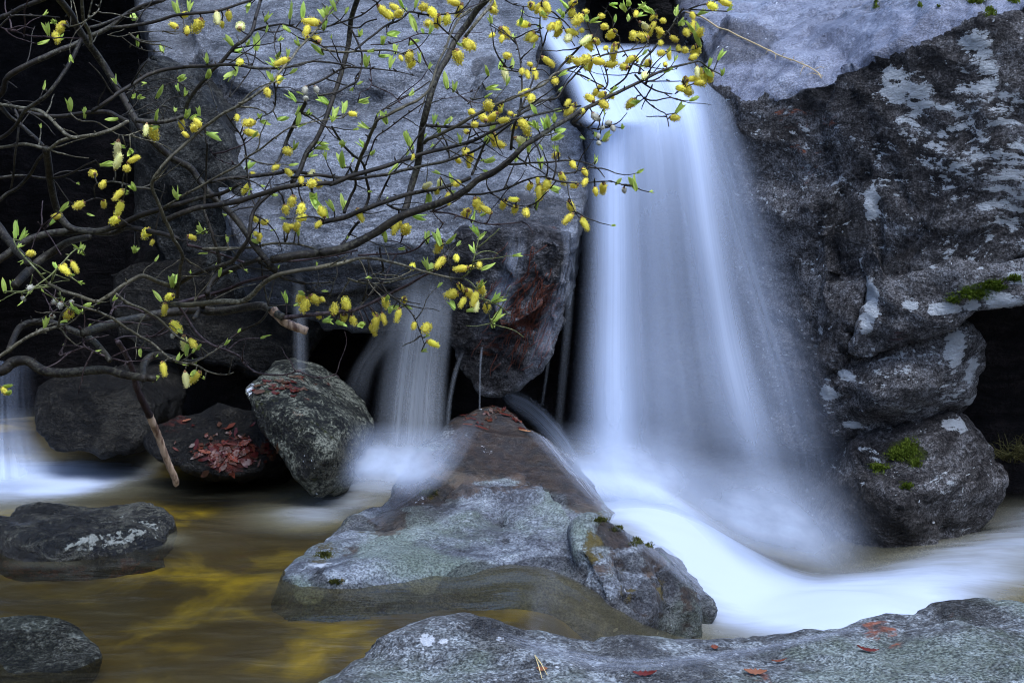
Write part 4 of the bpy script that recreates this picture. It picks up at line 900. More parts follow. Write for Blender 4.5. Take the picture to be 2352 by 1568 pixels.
br(T("A", (480, 770), (540, 810), (640, 820), (720, 860), (800, 905), (905, 905)), 10, 4, 0.02, None, 1)
br(T("A", (820, 600), (890, 610), (960, 640), (1060, 680), (1160, 740)), 8, 4, 0.0)
br(T("A", (1500, 745), (1560, 830), (1620, 920), (1645, 1000), (1660, 1150), (1690, 1320), (1720, 1390)), 12, 14, 0.05)
br(T("A", (1410, 1000), (1450, 1060), (1530, 1095), (1610, 1110)), 8, 8, 0.0, None, 2)
br(T("B", (1150, 10), (1130, 40), (1050, 140), (960, 250)), 24, 22, -0.04, None, 1)
br(T("B", (1000, 60), (940, 110), (880, 200), (830, 330), (780, 430), (730, 590), (650, 670), (560, 710), (450, 770), (380, 800), (340, 880), (300, 970), (250, 1090), (230, 1160)), 14, 28, -0.06, None, 1)
br(T("B", (730, 545), (600, 630), (480, 700), (380, 760), (350, 840), (310, 930)), 10, 14, 0.03)
br(T("B", (700, 680), (570, 770), (450, 860), (370, 920), (330, 1010), (290, 1120)), 9, 12, 0.06)
br(T("B", (0, 1490), (150, 1460), (250, 1420), (380, 1370), (520, 1320), (650, 1290), (800, 1260), (950, 1210), (1000, 1190)), 38, 26, -0.04)
br(T("B", (-200, 1190), (0, 1175), (120, 1195), (300, 1190)), 20, 20, -0.04)
br(T("B", (690, 960), (720, 930), (800, 900), (900, 850), (1000, 790), (1100, 740), (1200, 690), (1350, 630), (1500, 560), (1560, 500), (1700, 450), (1800, 410), (1900, 370), (2050, 340), (2200, 310)), 26, 10, -0.1, None, 1)
br(T("B", (700, 840), (800, 850), (930, 850), (1100, 840), (1250, 810), (1400, 780), (1600, 735), (1740, 710)), 24, 12, -0.05)
br(T("B", (1330, 740), (1450, 680), (1570, 660), (1640, 570), (1720, 480), (1760, 440)), 16, 12, 0.04)
br(T("B", (1560, 500), (1640, 410), (1720, 330), (1770, 290), (1830, 250)), 18, 10, 0.04)
br(T("B", (1480, -30), (1480, 0), (1470, 80), (1465, 200), (1480, 310), (1460, 400), (1430, 490), (1400, 590), (1330, 740), (1290, 850)), 8, 16, 0.06)
br(T("B", (1260, 250), (1300, 270), (1330, 380), (1340, 500), (1345, 600), (1330, 740), (1290, 850), (1270, 1000)), 8, 22, -0.05)
br(T("B", (1130, 170), (1200, 210), (1260, 250), (1310, 300)), 7, 8, -0.02)
br(T("B", (1220, -20), (1250, 10), (1320, 40), (1400, 50)), 8, 6, 0.0)
br(T("B", (2420, 60), (2352, 180), (2280, 260), (2220, 340), (2150, 420), (2130, 500)), 12, 18, 0.05)
br(T("B", (1760, 90), (1810, 230), (1850, 330), (1880, 410), (1910, 480), (1920, 560), (1900, 600)), 7, 13, 0.03)
br(T("B", (2000, 300), (2050, 380), (2070, 430), (2040, 520), (1940, 600)), 8, 15, -0.03)
br(T("B", (2100, 500), (2160, 560), (2250, 610), (2352, 630)), 15, 8, 0.0)
br(T("B", (2100, 580), (2180, 680), (2260, 740), (2310, 770), (2330, 850)), 10, 8, 0.02)
br(T("B", (2060, 420), (2200, 450), (2352, 470)) + T("C", (40, 440)), 8, 5, 0.0)
br(T("B", (2150, 540), (2250, 545), (2380, 545)) + T("C", (60, 550), (85, 590), (20, 620)), 9, 6, -0.02)
br(T("B", (1950, 190), (2000, 260), (1990, 330)), 6, 8, 0.0)
br(T("B", (2250, 60), (2230, 150), (2180, 230), (2080, 330)), 6, 8, 0.03)
br(T("B", (1930, 20), (1890, 110), (1850, 210), (1820, 280)), 5, 8, 0.03)
br(T("B", (2060, 20), (2100, 110), (2150, 200), (2200, 300)), 5, 7, 0.03)
br(T("B", (1690, 20), (1640, 90), (1600, 130), (1640, 210), (1700, 310)), 5, 8, 0.03)
br(T("C", (100, 65), (60, 70), (0, 150)), 6, 10, 0.02)
br(T("C", (-30, 340), (60, 350), (150, 330), (200, 290)), 7, 5, 0.02)
br(T("B", (1680, 820), (1760, 850), (1850, 870), (1950, 850), (2010, 855)), 9, 6, 0.0)
br(T("B", (1780, 860), (1840, 900), (1870, 950)), 6, 5, 0.0)
br(T("B", (1230, 1105), (1400, 1095), (1550, 1085), (1650, 1075), (1760, 1090), (1850, 1130), (1900, 1190)), 16, 7, -0.04)
br(T("B", (1560, 1150), (1650, 1160), (1750, 1140), (1830, 1090), (1845, 1075)), 9, 6, 0.0)
br(T("B", (950, 1300), (1100, 1300), (1250, 1260), (1360, 1210), (1480, 1185), (1600, 1215), (1700, 1230), (1830, 1220), (1950, 1220), (2050, 1250), (2120, 1250)), 16, 7, -0.05)
br(T("B", (1480, 1090), (1560, 1150), (1640, 1220), (1660, 1310), (1700, 1420), (1750, 1480)), 9, 6, -0.03)
br(T("B", (1110, 1200), (1110, 1240), (1150, 1300), (1220, 1340), (1300, 1370), (1430, 1390)), 9, 5, 0.0)
br(T("B", (730, 1420), (850, 1430), (950, 1460), (1080, 1500), (1200, 1505), (1350, 1490)), 14, 8, -0.02, None, 2)
br(T("B", (440, 1370), (500, 1400), (600, 1405), (700, 1385)), 20, 18, -0.02)
br(T("B", (-20, 640), (100, 620), (180, 580), (240, 540), (270, 440), (270, 360), (240, 280), (200, 200)), 16, 14, 0.05)
br(T("B", (0, 330), (150, 350), (300, 340), (450, 340), (560, 370), (640, 410)), 18, 6, 0.03, None, 1)
br(T("B", (0, 190), (100, 160), (250, 110), (330, 60), (400, 0)), 13, 9, 0.02)
br(T("B", (230, 330), (330, 250), (420, 180), (500, 150), (560, 110), (600, 80), (700, 100), (900, 90), (1000, 70)), 16, 10, 0.05)
br(T("B", (-120, 590), (0, 540), (150, 460), (300, 460), (500, 480), (620, 510)), 18, 5, 0.02)
br(T("B", (330, 300), (500, 290), (650, 230), (800, 230), (1080, 220)), 8, 5, 0.03, None, 2)
br(T("B", (370, 130), (300, 150), (240, 190), (150, 160), (60, 80), (0, 20)), 12, 8, 0.02)
br(T("B", (320, 400), (330, 490), (330, 580), (260, 620)), 9, 5, 0.02, None, 2)
br(T("B", (330, 570), (450, 620), (500, 660), (540, 700)), 8, 4, 0.02, None, 2)
br(T("B", (70, 850), (130, 950), (200, 1030), (280, 1100), (300, 1200), (320, 1310), (280, 1420)), 16, 22, 0.04)
br(T("B", (460, 1180), (420, 1260), (370, 1370)), 14, 20, 0.03)
br(T("B", (190, 1120), (230, 1230), (190, 1330), (150, 1430)), 16, 24, 0.03)
br(T("B", (1110, 930), (1060, 1050), (1010, 1170)), 16, 20, 0.02)
br(T("B", (800, 890), (840, 960), (860, 1060)), 11, 11, 0.02)
br(T("B", (1010, 660), (1000, 690), (1020, 780), (980, 950), (960, 1010)), 8, 9, -0.02)
br(T("B", (860, 590), (930, 640), (1000, 690), (1040, 620), (1100, 530)), 8, 5, 0.0)
br(T("B", (920, 815), (1010, 840), (1080, 880), (1180, 970)), 6, 8, 0.0, None, 2)
br(T("B", (780, 160), (830, 210), (900, 270)), 12, 14, 0.0)
br(T("B", (760, 660), (880, 655), (960, 630), (1050, 600)), 6, 4, 0.0, None, 2)
br(T("B", (1190, 440), (1280, 460), (1380, 480), (1480, 470), (1540, 520)), 7, 8, 0.0)
br(T("D", (-300, 1130), (0, 900), (100, 830), (200, 760), (300, 720), (390, 700)), 26, 22, -0.08, "r", 1)
br(T("D", (0, 895), (120, 810), (220, 760), (390, 705)), 20, 14, 0.0, None, 1)
br(T("D", (-300, 1060), (0, 1000), (80, 940), (180, 930), (280, 990), (400, 1010), (550, 1000), (700, 990), (820, 1020), (950, 1040), (1040, 1050)), 80, 56, 0.14, "r")
br(T("D", (60, 860), (100, 760), (140, 700), (220, 670), (320, 670), (420, 700), (520, 740), (620, 790), (680, 850), (740, 930)), 50, 44, 0.18)
br(T("D", (320, 410), (420, 460), (520, 490), (640, 535), (700, 510), (760, 470), (850, 410), (950, 360), (1050, 395), (1170, 435)), 24, 34, -0.06, None, 1)
br(T("D", (1170, 440), (1240, 385), (1350, 330), (1450, 300), (1560, 260), (1620, 180), (1670, 100), (1680, 0)) + T("A", (1710, 1400), (1800, 1310), (1870, 1270)), 34, 24, -0.04)
br(T("D", (770, 480), (850, 540), (950, 580), (1050, 640), (1110, 690), (1180, 760), (1240, 800), (1330, 830), (1410, 890)), 24, 8, -0.05, None, 1)
br(T("D", (490, 550), (620, 590), (750, 640), (850, 710), (950, 770), (1020, 810), (1090, 870), (1140, 910), (1220, 940), (1320, 960), (1400, 1000), (1500, 1025), (1570, 1010)), 20, 9, -0.05, None, 1)
br(T("D", (1150, 550), (1280, 555), (1400, 540), (1500, 530), (1620, 530), (1700, 480), (1760, 420), (1850, 360), (1950, 335), (2100, 310), (2250, 280)) + T("E", (0, 305), (150, 270), (250, 245), (380, 250), (500, 275), (620, 310), (740, 345), (860, 370), (960, 380)), 40, 12, -0.10, None, 1)
br(T("D", (560, 740), (750, 680), (900, 650), (1100, 610), (1300, 590), (1450, 600), (1600, 580), (1750, 560), (1830, 600), (1900, 640)), 64, 60, 0.16)
br(T("D", (1900, 640), (2050, 625), (2200, 610), (2352, 595)) + T("E", (150, 600), (250, 580), (400, 510), (500, 460), (600, 410), (720, 345), (830, 290)), 32, 14, 0.0, None, 2)
br(T("D", (1200, 560), (1320, 740), (1420, 820), (1520, 860), (1600, 900), (1650, 960), (1740, 1015), (1900, 1025), (2000, 1000), (2080, 1030), (2160, 1045), (2250, 1025), (2275, 1045)), 20, 8, -0.04, None, 2)
br(T("D", (1810, 580), (1740, 670), (1600, 740), (1480, 830), (1420, 880), (1330, 920), (1240, 930)), 18, 22, 0.08)
br(T("D", (-250, 420), (0, 250), (170, 130), (320, 80), (470, 60), (600, 60), (750, 75), (850, 40), (1000, 60), (1200, 110)), 60, 34, 0.18, "r")
br(T("D", (100, 420), (230, 290), (350, 200), (470, 130), (600, 100)), 66, 44, 0.2)
br(T("D", (-200, -120), (-40, 0), (60, 130), (150, 230), (200, 280)), 70, 56, 0.2)
br(T("D", (90, 110), (120, 180), (200, 270), (260, 340), (320, 410)), 8, 17, -0.05, None, 3)
br(T("D", (390, 700), (410, 620), (445, 580), (450, 560)), 18, 14, -0.02, None, 1)
br(T("D", (400, 455), (410, 510), (450, 570), (510, 600)), 12, 10, -0.02, None, 3)
br(T("D", (30, 465), (150, 465), (230, 445), (340, 430)), 10, 14, -0.03, None, 3)
br(T("D", (345, 400), (370, 330), (440, 250), (500, 190), (550, 180)), 14, 7, -0.03, None, 3)
br(T("D", (255, 0), (330, 90), (410, 220)), 8, 8, 0.05, None, 2)
br(T("D", (210, 350), (270, 430), (320, 540), (360, 610)), 9, 9, 0.05, None, 2)
br(T("D", (530, 700), (560, 740), (565, 830), (640, 870), (740, 910), (860, 940)), 18, 12, 0.02, None, 2)
br(T("D", (430, 700), (445, 770), (430, 830), (400, 890), (480, 870), (560, 840)), 16, 12, 0.03, None, 2)
br(T("D", (740, 620), (770, 570), (850, 565), (950, 600), (1050, 650)), 18, 16, 0.06, None, 2)
br(T("D", (590, 650), (700, 670), (850, 670), (1020, 690)), 12, 8, 0.05, None, 2)
br(T("D", (770, 790), (850, 765), (950, 770), (1040, 760), (1150, 670)), 12, 12, 0.08, None, 2)
br(T("D", (1260, 155), (1400, 190), (1530, 235), (1640, 270)), 22, 18, 0.04, None, 2)
br(T("D", (1360, 180), (1500, 175), (1680, 170), (1850, 140), (2000, 150), (2160, 190)), 22, 14, 0.06, None, 1)
br(T("D", (1740, 270), (1800, 310), (1860, 345), (1920, 380), (2050, 410), (2240, 400)), 26, 9, 0.03)
br(T("D", (1200, 540), (1350, 500), (1500, 460), (1650, 400), (1800, 360)), 30, 22, 0.1, None, 2)
br(T("D", (1740, 0), (1745, 150), (1755, 300), (1770, 430), (1800, 560)), 12, 14, 0.04)
br(T("D", (1390, 480), (1420, 400), (1500, 340), (1620, 290), (1740, 250)), 44, 34, 0.12)
br(T("D", (960, 1050), (970, 940), (1050, 890), (1180, 920)), 60, 52, 0.2)
br(T("D", (1300, 650), (1360, 560), (1400, 500)), 34, 40, 0.16)
br(T("D", (1820, 240), (1950, 262), (2100, 245), (2352, 200)), 22, 12, 0.03, None, 2)
br(T("D", (2255, 285), (2262, 350), (2240, 400), (2215, 480), (2170, 540)), 12, 6, -0.02)
br(T("D", (2250, 405), (2120, 440), (2050, 480)), 7, 6, -0.02)
br(T("E", (310, 255), (350, 350), (400, 410), (440, 470), (500, 520), (560, 560), (610, 620), (640, 680), (670, 760), (690, 820)), 13, 6, -0.03)
br(T("E", (400, 410), (350, 460), (290, 520), (230, 560)), 10, 8, 0.0)
br(T("E", (940, 375), (1000, 330), (1020, 250), (1050, 130), (1060, 70)), 10, 8, -0.02, None, 3)
br(T("E", (860, 370), (865, 260), (860, 200), (850, 140)), 9, 6, -0.02)
br(T("E", (960, 380), (1010, 410), (1060, 480), (1110, 570), (1130, 650), (1150, 690)), 10, 7, -0.02, None, 3)
br(T("E", (930, 380), (935, 450), (960, 500)), 7, 6, 0.0)
br(T("E", (180, 380), (260, 405), (400, 410), (550, 380), (700, 330), (780, 300), (860, 250)), 16, 8, 0.04, None, 1)
br(T("E", (250, 222), (400, 215), (530, 210), (640, 180), (700, 120), (780, 60), (820, 0)), 16, 8, 0.04, None, 2)
br(T("E", (440, 125), (530, 140), (600, 180)), 8, 7, 0.02, None, 2)
br(T("E", (250, 390), (380, 345), (415, 320), (405, 260), (390, 170)), 18, 16, 0.08)
br(T("E", (140, 160), (200, 60), (250, 0)), 18, 22, 0.05)
br(T("E", (0, 235), (120, 215), (240, 190)), 22, 12, 0.04, None, 2)

CATKINS = {
 "A": [(375,245),(425,160),(405,195),(1240,100),(1160,170),(1255,200),(1330,165),(1455,110),(1535,115),(1490,170),(1610,185),(2060,200),(2100,150),(2060,260),(2125,270),(1875,530),(1900,410),(1610,420),(1795,620),(2045,605),(2120,600),(2050,660),(1590,795),(1670,825),(1675,890),(980,860),(1025,885),(1220,840),(1240,900),(1320,820),(1300,860),(790,985),(785,1100),(850,1130),(885,1075),(625,1165),(690,1235),(800,1300),(695,1360),(805,1385),(775,1475),(530,1375),(385,1450),(1695,1165),(1655,1260),(1845,1125),(1930,1150),(1925,1015),(2095,1155),(2090,1230),(2125,1225),(2020,1215),(1960,1345),(1915,1400),(2020,1400),(2030,1460),(2160,1420),(1710,1470),(1780,1490),(1920,1530),(1990,1520),(2130,1510)],
 "B": [(410,70),(460,100),(515,95),(500,55),(685,50),(720,160),(780,135),(740,80),(900,20),(930,60),(840,130),(1150,15),(1145,65),(535,395),(590,380),(605,425),(915,375),(1000,300),(1020,320),(975,295),(1140,240),(1210,260),(1225,215),(1395,430),(1345,480),(1380,490),(1430,485),(1230,490),(1240,375),(1410,40),(1480,80),(1510,40),(1460,45),(1540,180),(1590,215),(1585,175),(1660,250),(1670,215),(1430,260),(1400,245),(1365,165),(1680,90),(1690,20),(1725,130),(1770,80),(1745,205),(1785,260),(1790,300),(1850,280),(1880,110),(1895,180),(1950,225),(1905,325),(1975,310),(1960,340),(2110,90),(2090,230),(2080,260),(2150,250),(2160,170),(2225,170),(2230,120),(2270,210),(2290,140),(2275,240),(2210,200),(2275,290),(1820,270),(1770,400),(1715,415),(1770,445),(1805,430),(1665,400),(1850,410),(1510,405),(1945,430),(2030,450),(2070,400),(2190,425),(2110,390),(2280,355),(2330,360),(2305,430),(2170,500),(1370,620),(1405,660),(1120,715),(1200,710),(1200,740),(1090,795),(1155,780),(1210,810),(1265,760),(1300,785),(1010,755),(970,880),(1030,835),(1290,855),(1350,830),(1375,870),(1335,940),(1155,925),(1190,965),(1655,685),(1690,720),(1660,745),(1740,750),(1800,660),(1840,620),(1885,635),(1890,700),(1865,580),(1950,650),(2080,690),(1565,540),(1575,1040),(1690,1110),(1615,1190),(1770,1215),(1770,1160),(1840,1290),(1890,1255),(1690,1245),(1670,1375),(1660,1460),(1760,1490),(1450,1215),(1510,1240),(1460,1275),(1395,1255),(1300,1340),(1295,1410),(1220,1370),(1370,1420),(1110,1410),(1045,1365),(975,1425),(1095,1190),(795,1220),(910,1230),(775,1280),(700,1250),(850,1320),(515,1500),(565,1540),(255,1435),(610,1060),(920,1080),(985,1080),(970,1025),(1005,1045),(215,765),(1830,780),(1850,790),(1925,825),(1885,855),(1955,860),(1855,910),(1860,960),(1905,935),(2030,1275)],
 "C": [(340,15),(255,40),(130,105),(5,260),(35,330),(80,340),(150,340),(140,380),(175,310),(185,480),(160,470),(125,530),(170,555),(200,525),(250,505),(85,215),(125,195),(175,225),(45,590),(90,600),(80,545),(5,790)],
 "D": [(205,210),(440,300),(495,290),(425,315),(985,70),(1020,140),(1280,100),(1740,100),(1715,80),(1930,30),(1140,500),(1105,575),(155,510),(205,440),(370,530),(405,555),(480,535),(350,630),(460,615),(1175,695),(1160,760),(1235,795),(1290,805),(1095,975),(1245,1040),(1315,1030),(30,1130),(2020,500),(2045,550),(2110,515),(2165,520),(2140,630),(2240,590),(2315,560),(2300,640)],
 "E": [(500,20),(560,65),(790,155),(805,260),(905,240),(610,300),(945,310),(1060,290),(1010,300),(85,590),(165,560),(150,640),(210,655),(430,540),(340,710),(365,665),(415,640),(360,620),(515,615),(550,530),(620,695),(705,705),(740,810),(880,480),(950,530),(1030,500),(1040,545),(1110,570),(985,470),(1070,435),(930,430)],
}
LEAVES = {
 "A": [(365,145),(320,215),(390,260),(890,120),(920,295),(1085,340),(770,540),(895,650),(930,655),(470,720),(570,770),(1205,520),(1190,590),(1175,740),(1245,625),(1060,640),(1270,55),(1190,75),(1785,125),(1665,40),(1950,100),(2030,100),(2190,90),(2170,180),(2000,300),(2150,350),(1385,400),(1395,510),(1555,495),(1550,290),(1600,340),(1660,300),(1720,310),(1850,440),(1870,360),(1820,520),(1740,780),(1760,815),(1410,900),(1970,660),(2190,690),(2230,800),(2240,770),(1880,800),(2000,750),(2000,820),(2060,770),(880,1010),(820,980),(700,1100),(1045,790),(1250,780),(1290,790),(1040,855),(850,1290),(900,1265),(350,1490),(420,1400),(110,1550),(1660,1120),(1980,990),(2140,990),(2090,1040),(2300,1100),(2300,970),(2150,960),(2230,1390),(2190,1440),(2110,1345),(2100,1330),(2310,1395),(1340,1555),(1180,1310),(2000,1560)],
 "B": [(50,80),(20,180),(90,50),(20,110),(540,30),(630,30),(625,180),(680,210),(605,290),(410,280),(460,230),(260,230),(300,430),(405,375),(465,430),(660,400),(495,340),(1115,490),(840,570),(890,595),(930,300),(1130,590),(270,680),(80,790),(30,685),(150,740),(430,810),(295,850),(140,970),(285,980),(140,1100),(575,945),(605,980),(755,810),(790,880),(930,930),(1145,870),(1115,1080),(1430,740),(1400,830),(1520,830),(1560,800),(1500,850),(1580,880),(1440,850),(1580,1000),(1390,995),(1330,990),(1565,930),(1470,1110),(1120,940),(880,1220),(880,1290),(720,1315),(640,1455),(415,1550),(1045,1545),(150,1380),(1015,1470),(1440,1380),(1550,1265),(1480,1300),(1990,1220),(2100,1250),(1840,1080),(2020,855),(2120,680),(1900,930),(1950,30),(2030,60),(2060,30),(2140,50),(1970,130),(2060,130),(2140,100),(2220,80),(2180,60),(1640,40),(1610,90),(1820,140),(1780,130),(1620,110),(1340,130),(1140,140),(1290,260),(1465,180),(1280,450),(1200,450)],
 "C": [(310,380),(50,160),(130,200),(175,220),(330,495),(245,430),(220,470),(170,285),(180,90),(20,90),(30,740),(380,60)],
 "D": [(100,80),(150,100),(130,160),(370,290),(540,190),(550,200),(30,450),(80,430),(550,600),(510,590),(300,690),(1155,410),(1180,400),(1070,515),(920,185),(900,190),(1350,60),(1380,60),(1525,115),(940,860),(1330,845),(1250,870),(1190,920),(1310,935),(1050,1040),(1300,1005),(1370,1045),(25,1110),(50,1150),(1920,515),(2030,480),(2180,660),(2270,670),(1715,130)],
 "E": [(415,70),(430,110),(710,120),(790,130),(855,130),(1045,70),(1065,100),(1015,190),(705,295),(1095,310),(730,320),(30,660),(120,680),(440,520),(280,680),(460,600),(500,570),(710,760),(690,860),(885,565),(1000,590),(1070,420),(1160,520),(1165,650),(1150,690),(1185,525)],
}
def field(px, py):
    p = np.array([[px / 620.0, py / 520.0, 3.7]])
    return 3.02 + 0.26 * float(fbm(p, 2, 401)[0]) + 0.00006 * (px - 900)
ROOTP = W(-650, 900, 3.25)

def bark(name, a, b, c):
    k = NT(name)
    co = k.coord("Object")
    n = k.noise(co, 28, 6, 0.65); n2 = k.noise(co, 160, 4, 0.6); n0 = k.noise(co, 4, 3, 0.5)
    col = k.mix(k.maprange(n, 0.35, 0.65), a, b)
    col = k.mix(k.maprange(k.math('ADD', n2, k.math('MULTIPLY', n0, 0.6)), 0.80, 0.95, 0, 0.8), col, c)
    b_ = k.n("ShaderNodeBsdfPrincipled"); k.put(b_.inputs["Base Color"], col)
    b_.inputs["Roughness"].default_value = 0.6; b_.inputs["Specular IOR Level"].default_value = 0.25
    k.put(b_.inputs["Normal"], k.bump(k.math('ADD', n, k.math('MULTIPLY', n2, 0.4)), 0.6, 0.004))
    return k.done(b_.outputs[0])
BARK = [bark("bark_dark", (0.009, 0.0065, 0.004), (0.028, 0.021, 0.012), (0.07, 0.064, 0.04)),
        bark("bark_pale", (0.03, 0.024, 0.012), (0.085, 0.072, 0.038), (0.19, 0.17, 0.11)),
        bark("bark_red", (0.016, 0.008, 0.007), (0.045, 0.025, 0.022), (0.09, 0.065, 0.058)),
        bark("bark_green", (0.07, 0.08, 0.02), (0.16, 0.17, 0.05), (0.26, 0.25, 0.12))]

class Tube:
    def __init__(s): s.v = []; s.f = []
    def add(s, pts, rad, n=8, cap=True):
        pts = [Vector(p) for p in pts]
        base = len(s.v); t0 = None; up = Vector((0.3, 0.8, 0.5))
        for i, p in enumerate(pts):
            t = (pts[min(i + 1, len(pts) - 1)] - pts[max(i - 1, 0)])
            t = t.normalized() if t.length > 1e-9 else Vector((0, 0, 1))
            up = (up - t * up.dot(t))
            if up.length < 1e-4: up = t.orthogonal()
            up.normalize(); sd = t.cross(up)
            for j in range(n):
                a = 2 * math.pi * j / n
                s.v.append(p + (up * math.cos(a) + sd * math.sin(a)) * rad[i])
        for i in range(len(pts) - 1):
            for j in range(n):
                a = base + i * n + j; b = base + i * n + (j + 1) % n
                s.f.append((a, b, b + n, a + n))
        if cap:
            s.f.append(tuple(base + j for j in range(n))[::-1])
            s.f.append(tuple(base + (len(pts) - 1) * n + j for j in range(n)))

shrub = bpy.data.objects.new("willow_shrub", None); COL.objects.link(shrub); shrub.location = ROOTP
tag(shrub, "tangled willow in spring, dark bare stems with yellow catkins and fresh green leaf buds", "shrub")
SH = Matrix.Translation(ROOTP).inverted()
def under(o):
    o.parent = shrub; o.matrix_parent_inverse = SH
    return o
tubes = []; SAMP = []          # samples along all branches: image place, depth, branch number
for bi, (pts, w0, w1, off, root, col) in enumerate(BR):
    m = (len(pts) - 1) * 5 + 1
    xy = interp(pts, np.linspace(0, 1, m))
    L = np.r_[0, np.cumsum(np.hypot(*np.diff(xy, axis=0).T))]; tt = L / L[-1]
    P = []; R = []
    jit = 0.5 * perlin(np.stack([tt * L[-1] / 22.0, np.full(m, bi * 3.1), np.zeros(m)], 1), 5)
    jit2 = perlin(np.stack([tt * L[-1] / 40.0, np.full(m, bi * 1.7), np.ones(m)], 1), 9)
    for i in range(m):
        d = field(*xy[i]) + off * math.sin(math.pi * min(1, tt[i] * 1.02)) ** 0.8
        w = (w1 + (w0 - w1) * (1 - tt[i] ** 1.7) if w0 > w1 else w0 + (w1 - w0) * tt[i]) * (1 + 0.10 * jit2[i])
        P.append(W(xy[i][0] + jit[i] * 1.6, xy[i][1] + jit2[i] * 1.6, d)); R.append(max(0.0007, 0.46 * w / FPX * d))
        SAMP.append((xy[i][0], xy[i][1], d, bi, w))
    if root == "r": # this stem carries on out of the frame to the stool on the bank
        q = P[0]; ext = [ROOTP + Vector((0, 0, -0.1)), ROOTP.lerp(q, 0.35) + Vector((0, 0, 0.05)), ROOTP.lerp(q, 0.7) + Vector((0, 0, 0.04))]
        P = ext + P; R = [R[0] * 1.7, R[0] * 1.4, R[0] * 1.15] + R
    tb = Tube(); tb.add(P, R, 8)
    # bud scars and stubs along the stem
    step = max(4, m // 9)
    for i in range(step, m - 1, step):
        if random.random() < 0.55:
            dv = Vector((random.uniform(-1, 1), random.uniform(-0.6, 0.3), random.uniform(-0.6, 1))).normalized()
            p = P[min(i, len(P) - 1)]; r = R[min(i, len(R) - 1)]
            ln = r + random.uniform(0.003, 0.009)
            tb.add([p, p + dv * ln * 0.7, p + dv * ln], [0.0022, 0.0016, 0.0005], 5)
    tubes.append(tb)
SA = np.array([(a[0], a[1]) for a in SAMP])
def nearest(px, py, maxw=14):
    d = np.hypot(SA[:, 0] - px, SA[:, 1] - py)
    for i in np.argsort(d)[:40]:
        if SAMP[i][4] < maxw: return SAMP[i], d[i]
    i = int(np.argmin(d)); return SAMP[i], d[i]

# catkins: a few grown shapes, shared by the copies
def catkin_shape(seed, l, r, fuzz=150, stage=0):
    rr = random.Random(seed)
    v = []; f = []; mats = []
    bm = bmesh.new()
    bmesh.ops.create_icosphere(bm, subdivisions=3, radius=1.0)
    pts = np.array([tuple(x.co) for x in bm.verts])
    n = fbm(pts * 3.2 + seed, 3, seed)
    for x, nn in zip(bm.verts, n):
        z = x.co.z
        k_ = (1.0 - 0.22 * z) * (1 + 0.16 * nn)
        x.co = Vector((x.co.x * r * k_, x.co.y * r * k_, (z * 0.5 + 0.5) * l))
    v = [tuple(x.co) for x in bm.verts]; bm.verts.ensure_lookup_table()
    f = [tuple(y.index for y in x.verts) for x in bm.faces]; mats = [0] * len(f)
    bm.free()
    for i in range(fuzz):                         # stamens with their anthers
        z = rr.random(); a = rr.random() * 6.283
        rad = r * math.sqrt(max(0.02, 1 - (2 * z - 1) ** 2)) * 0.95
        d = Vector((math.cos(a), math.sin(a), (z - 0.42) * 1.6)).normalized()
        p0 = Vector((math.cos(a) * rad, math.sin(a) * rad, z * l)); p1 = p0 + d * r * rr.uniform(0.12, 0.42)
        s1 = d.orthogonal().normalized(); s2 = d.cross(s1)
        w = r * 0.035; b = len(v)
        for p, q in ((p0, w), (p1, w)):
            for c in range(3): v.append(tuple(p + (s1 * math.cos(c * 2.094) + s2 * math.sin(c * 2.094)) * q))
        for c in range(3): f.append((b + c, b + (c + 1) % 3, b + 3 + (c + 1) % 3, b + 3 + c)); mats.append(1)
        b = len(v); q = r * rr.uniform(0.10, 0.17)
        for dv in ((1, 0, 0), (-1, 0, 0), (0, 1, 0), (0, -1, 0), (0, 0, 1), (0, 0, -1)): v.append(tuple(p1 + Vector(dv) * q))
        for a_, b_, c_ in ((0, 2, 4), (2, 1, 4), (1, 3, 4), (3, 0, 4), (2, 0, 5), (1, 2, 5), (3, 1, 5), (0, 3, 5)): f.append((b + a_, b + b_, b + c_)); mats.append(0)
    # brown bud scale at the foot
    b = len(v); nsg = 8
    for j, (zz, rq) in enumerate(((-0.12 * l, 0.22 * r), (-0.03 * l, 0.5 * r), (0.05 * l, 0.62 * r))):
        for c in range(nsg): v.append((math.cos(c / nsg * 6.283) * rq, math.sin(c / nsg * 6.283) * rq, zz))
    for j in range(2):
        for c in range(nsg): f.append((b + j * nsg + c, b + j * nsg + (c + 1) % nsg, b + (j + 1) * nsg + (c + 1) % nsg, b + (j + 1) * nsg + c)); mats.append(2)
    return v, f, mats
def simple_mat(name, c1, c2, scale=200, rough=0.6, transl=0.0):
    k = NT(name); co = k.coord("Object")
    oi = k.n("ShaderNodeObjectInfo")
    col = k.mix(k.noise(co, scale, 3, 0.6), c1, c2)
    hs = k.n("ShaderNodeHueSaturation"); k.put(hs.inputs["Color"], col)
    k.put(hs.inputs["Value"], k.maprange(oi.outputs["Random"], 0, 1, 0.78, 1.15, 'LINEAR')); k.put(hs.inputs["Hue"], k.maprange(oi.outputs["Random"], 0, 1, 0.488, 0.508, 'LINEAR'))
    b = k.n("ShaderNodeBsdfPrincipled"); k.put(b.inputs["Base Color"], hs.outputs[0]); b.inputs["Roughness"].default_value = rough; b.inputs["Specular IOR Level"].default_value = 0.15
    if transl > 0:
        t = k.n("ShaderNodeBsdfTranslucent"); k.put(t.inputs[0], hs.outputs[0])
        m = k.n("ShaderNodeMixShader"); m.inputs[0].default_value = transl
        k.put(m.inputs[1], b.outputs[0]); k.put(m.inputs[2], t.outputs[0]); return k.done(m.outputs[0])
    return k.done(b.outputs[0])
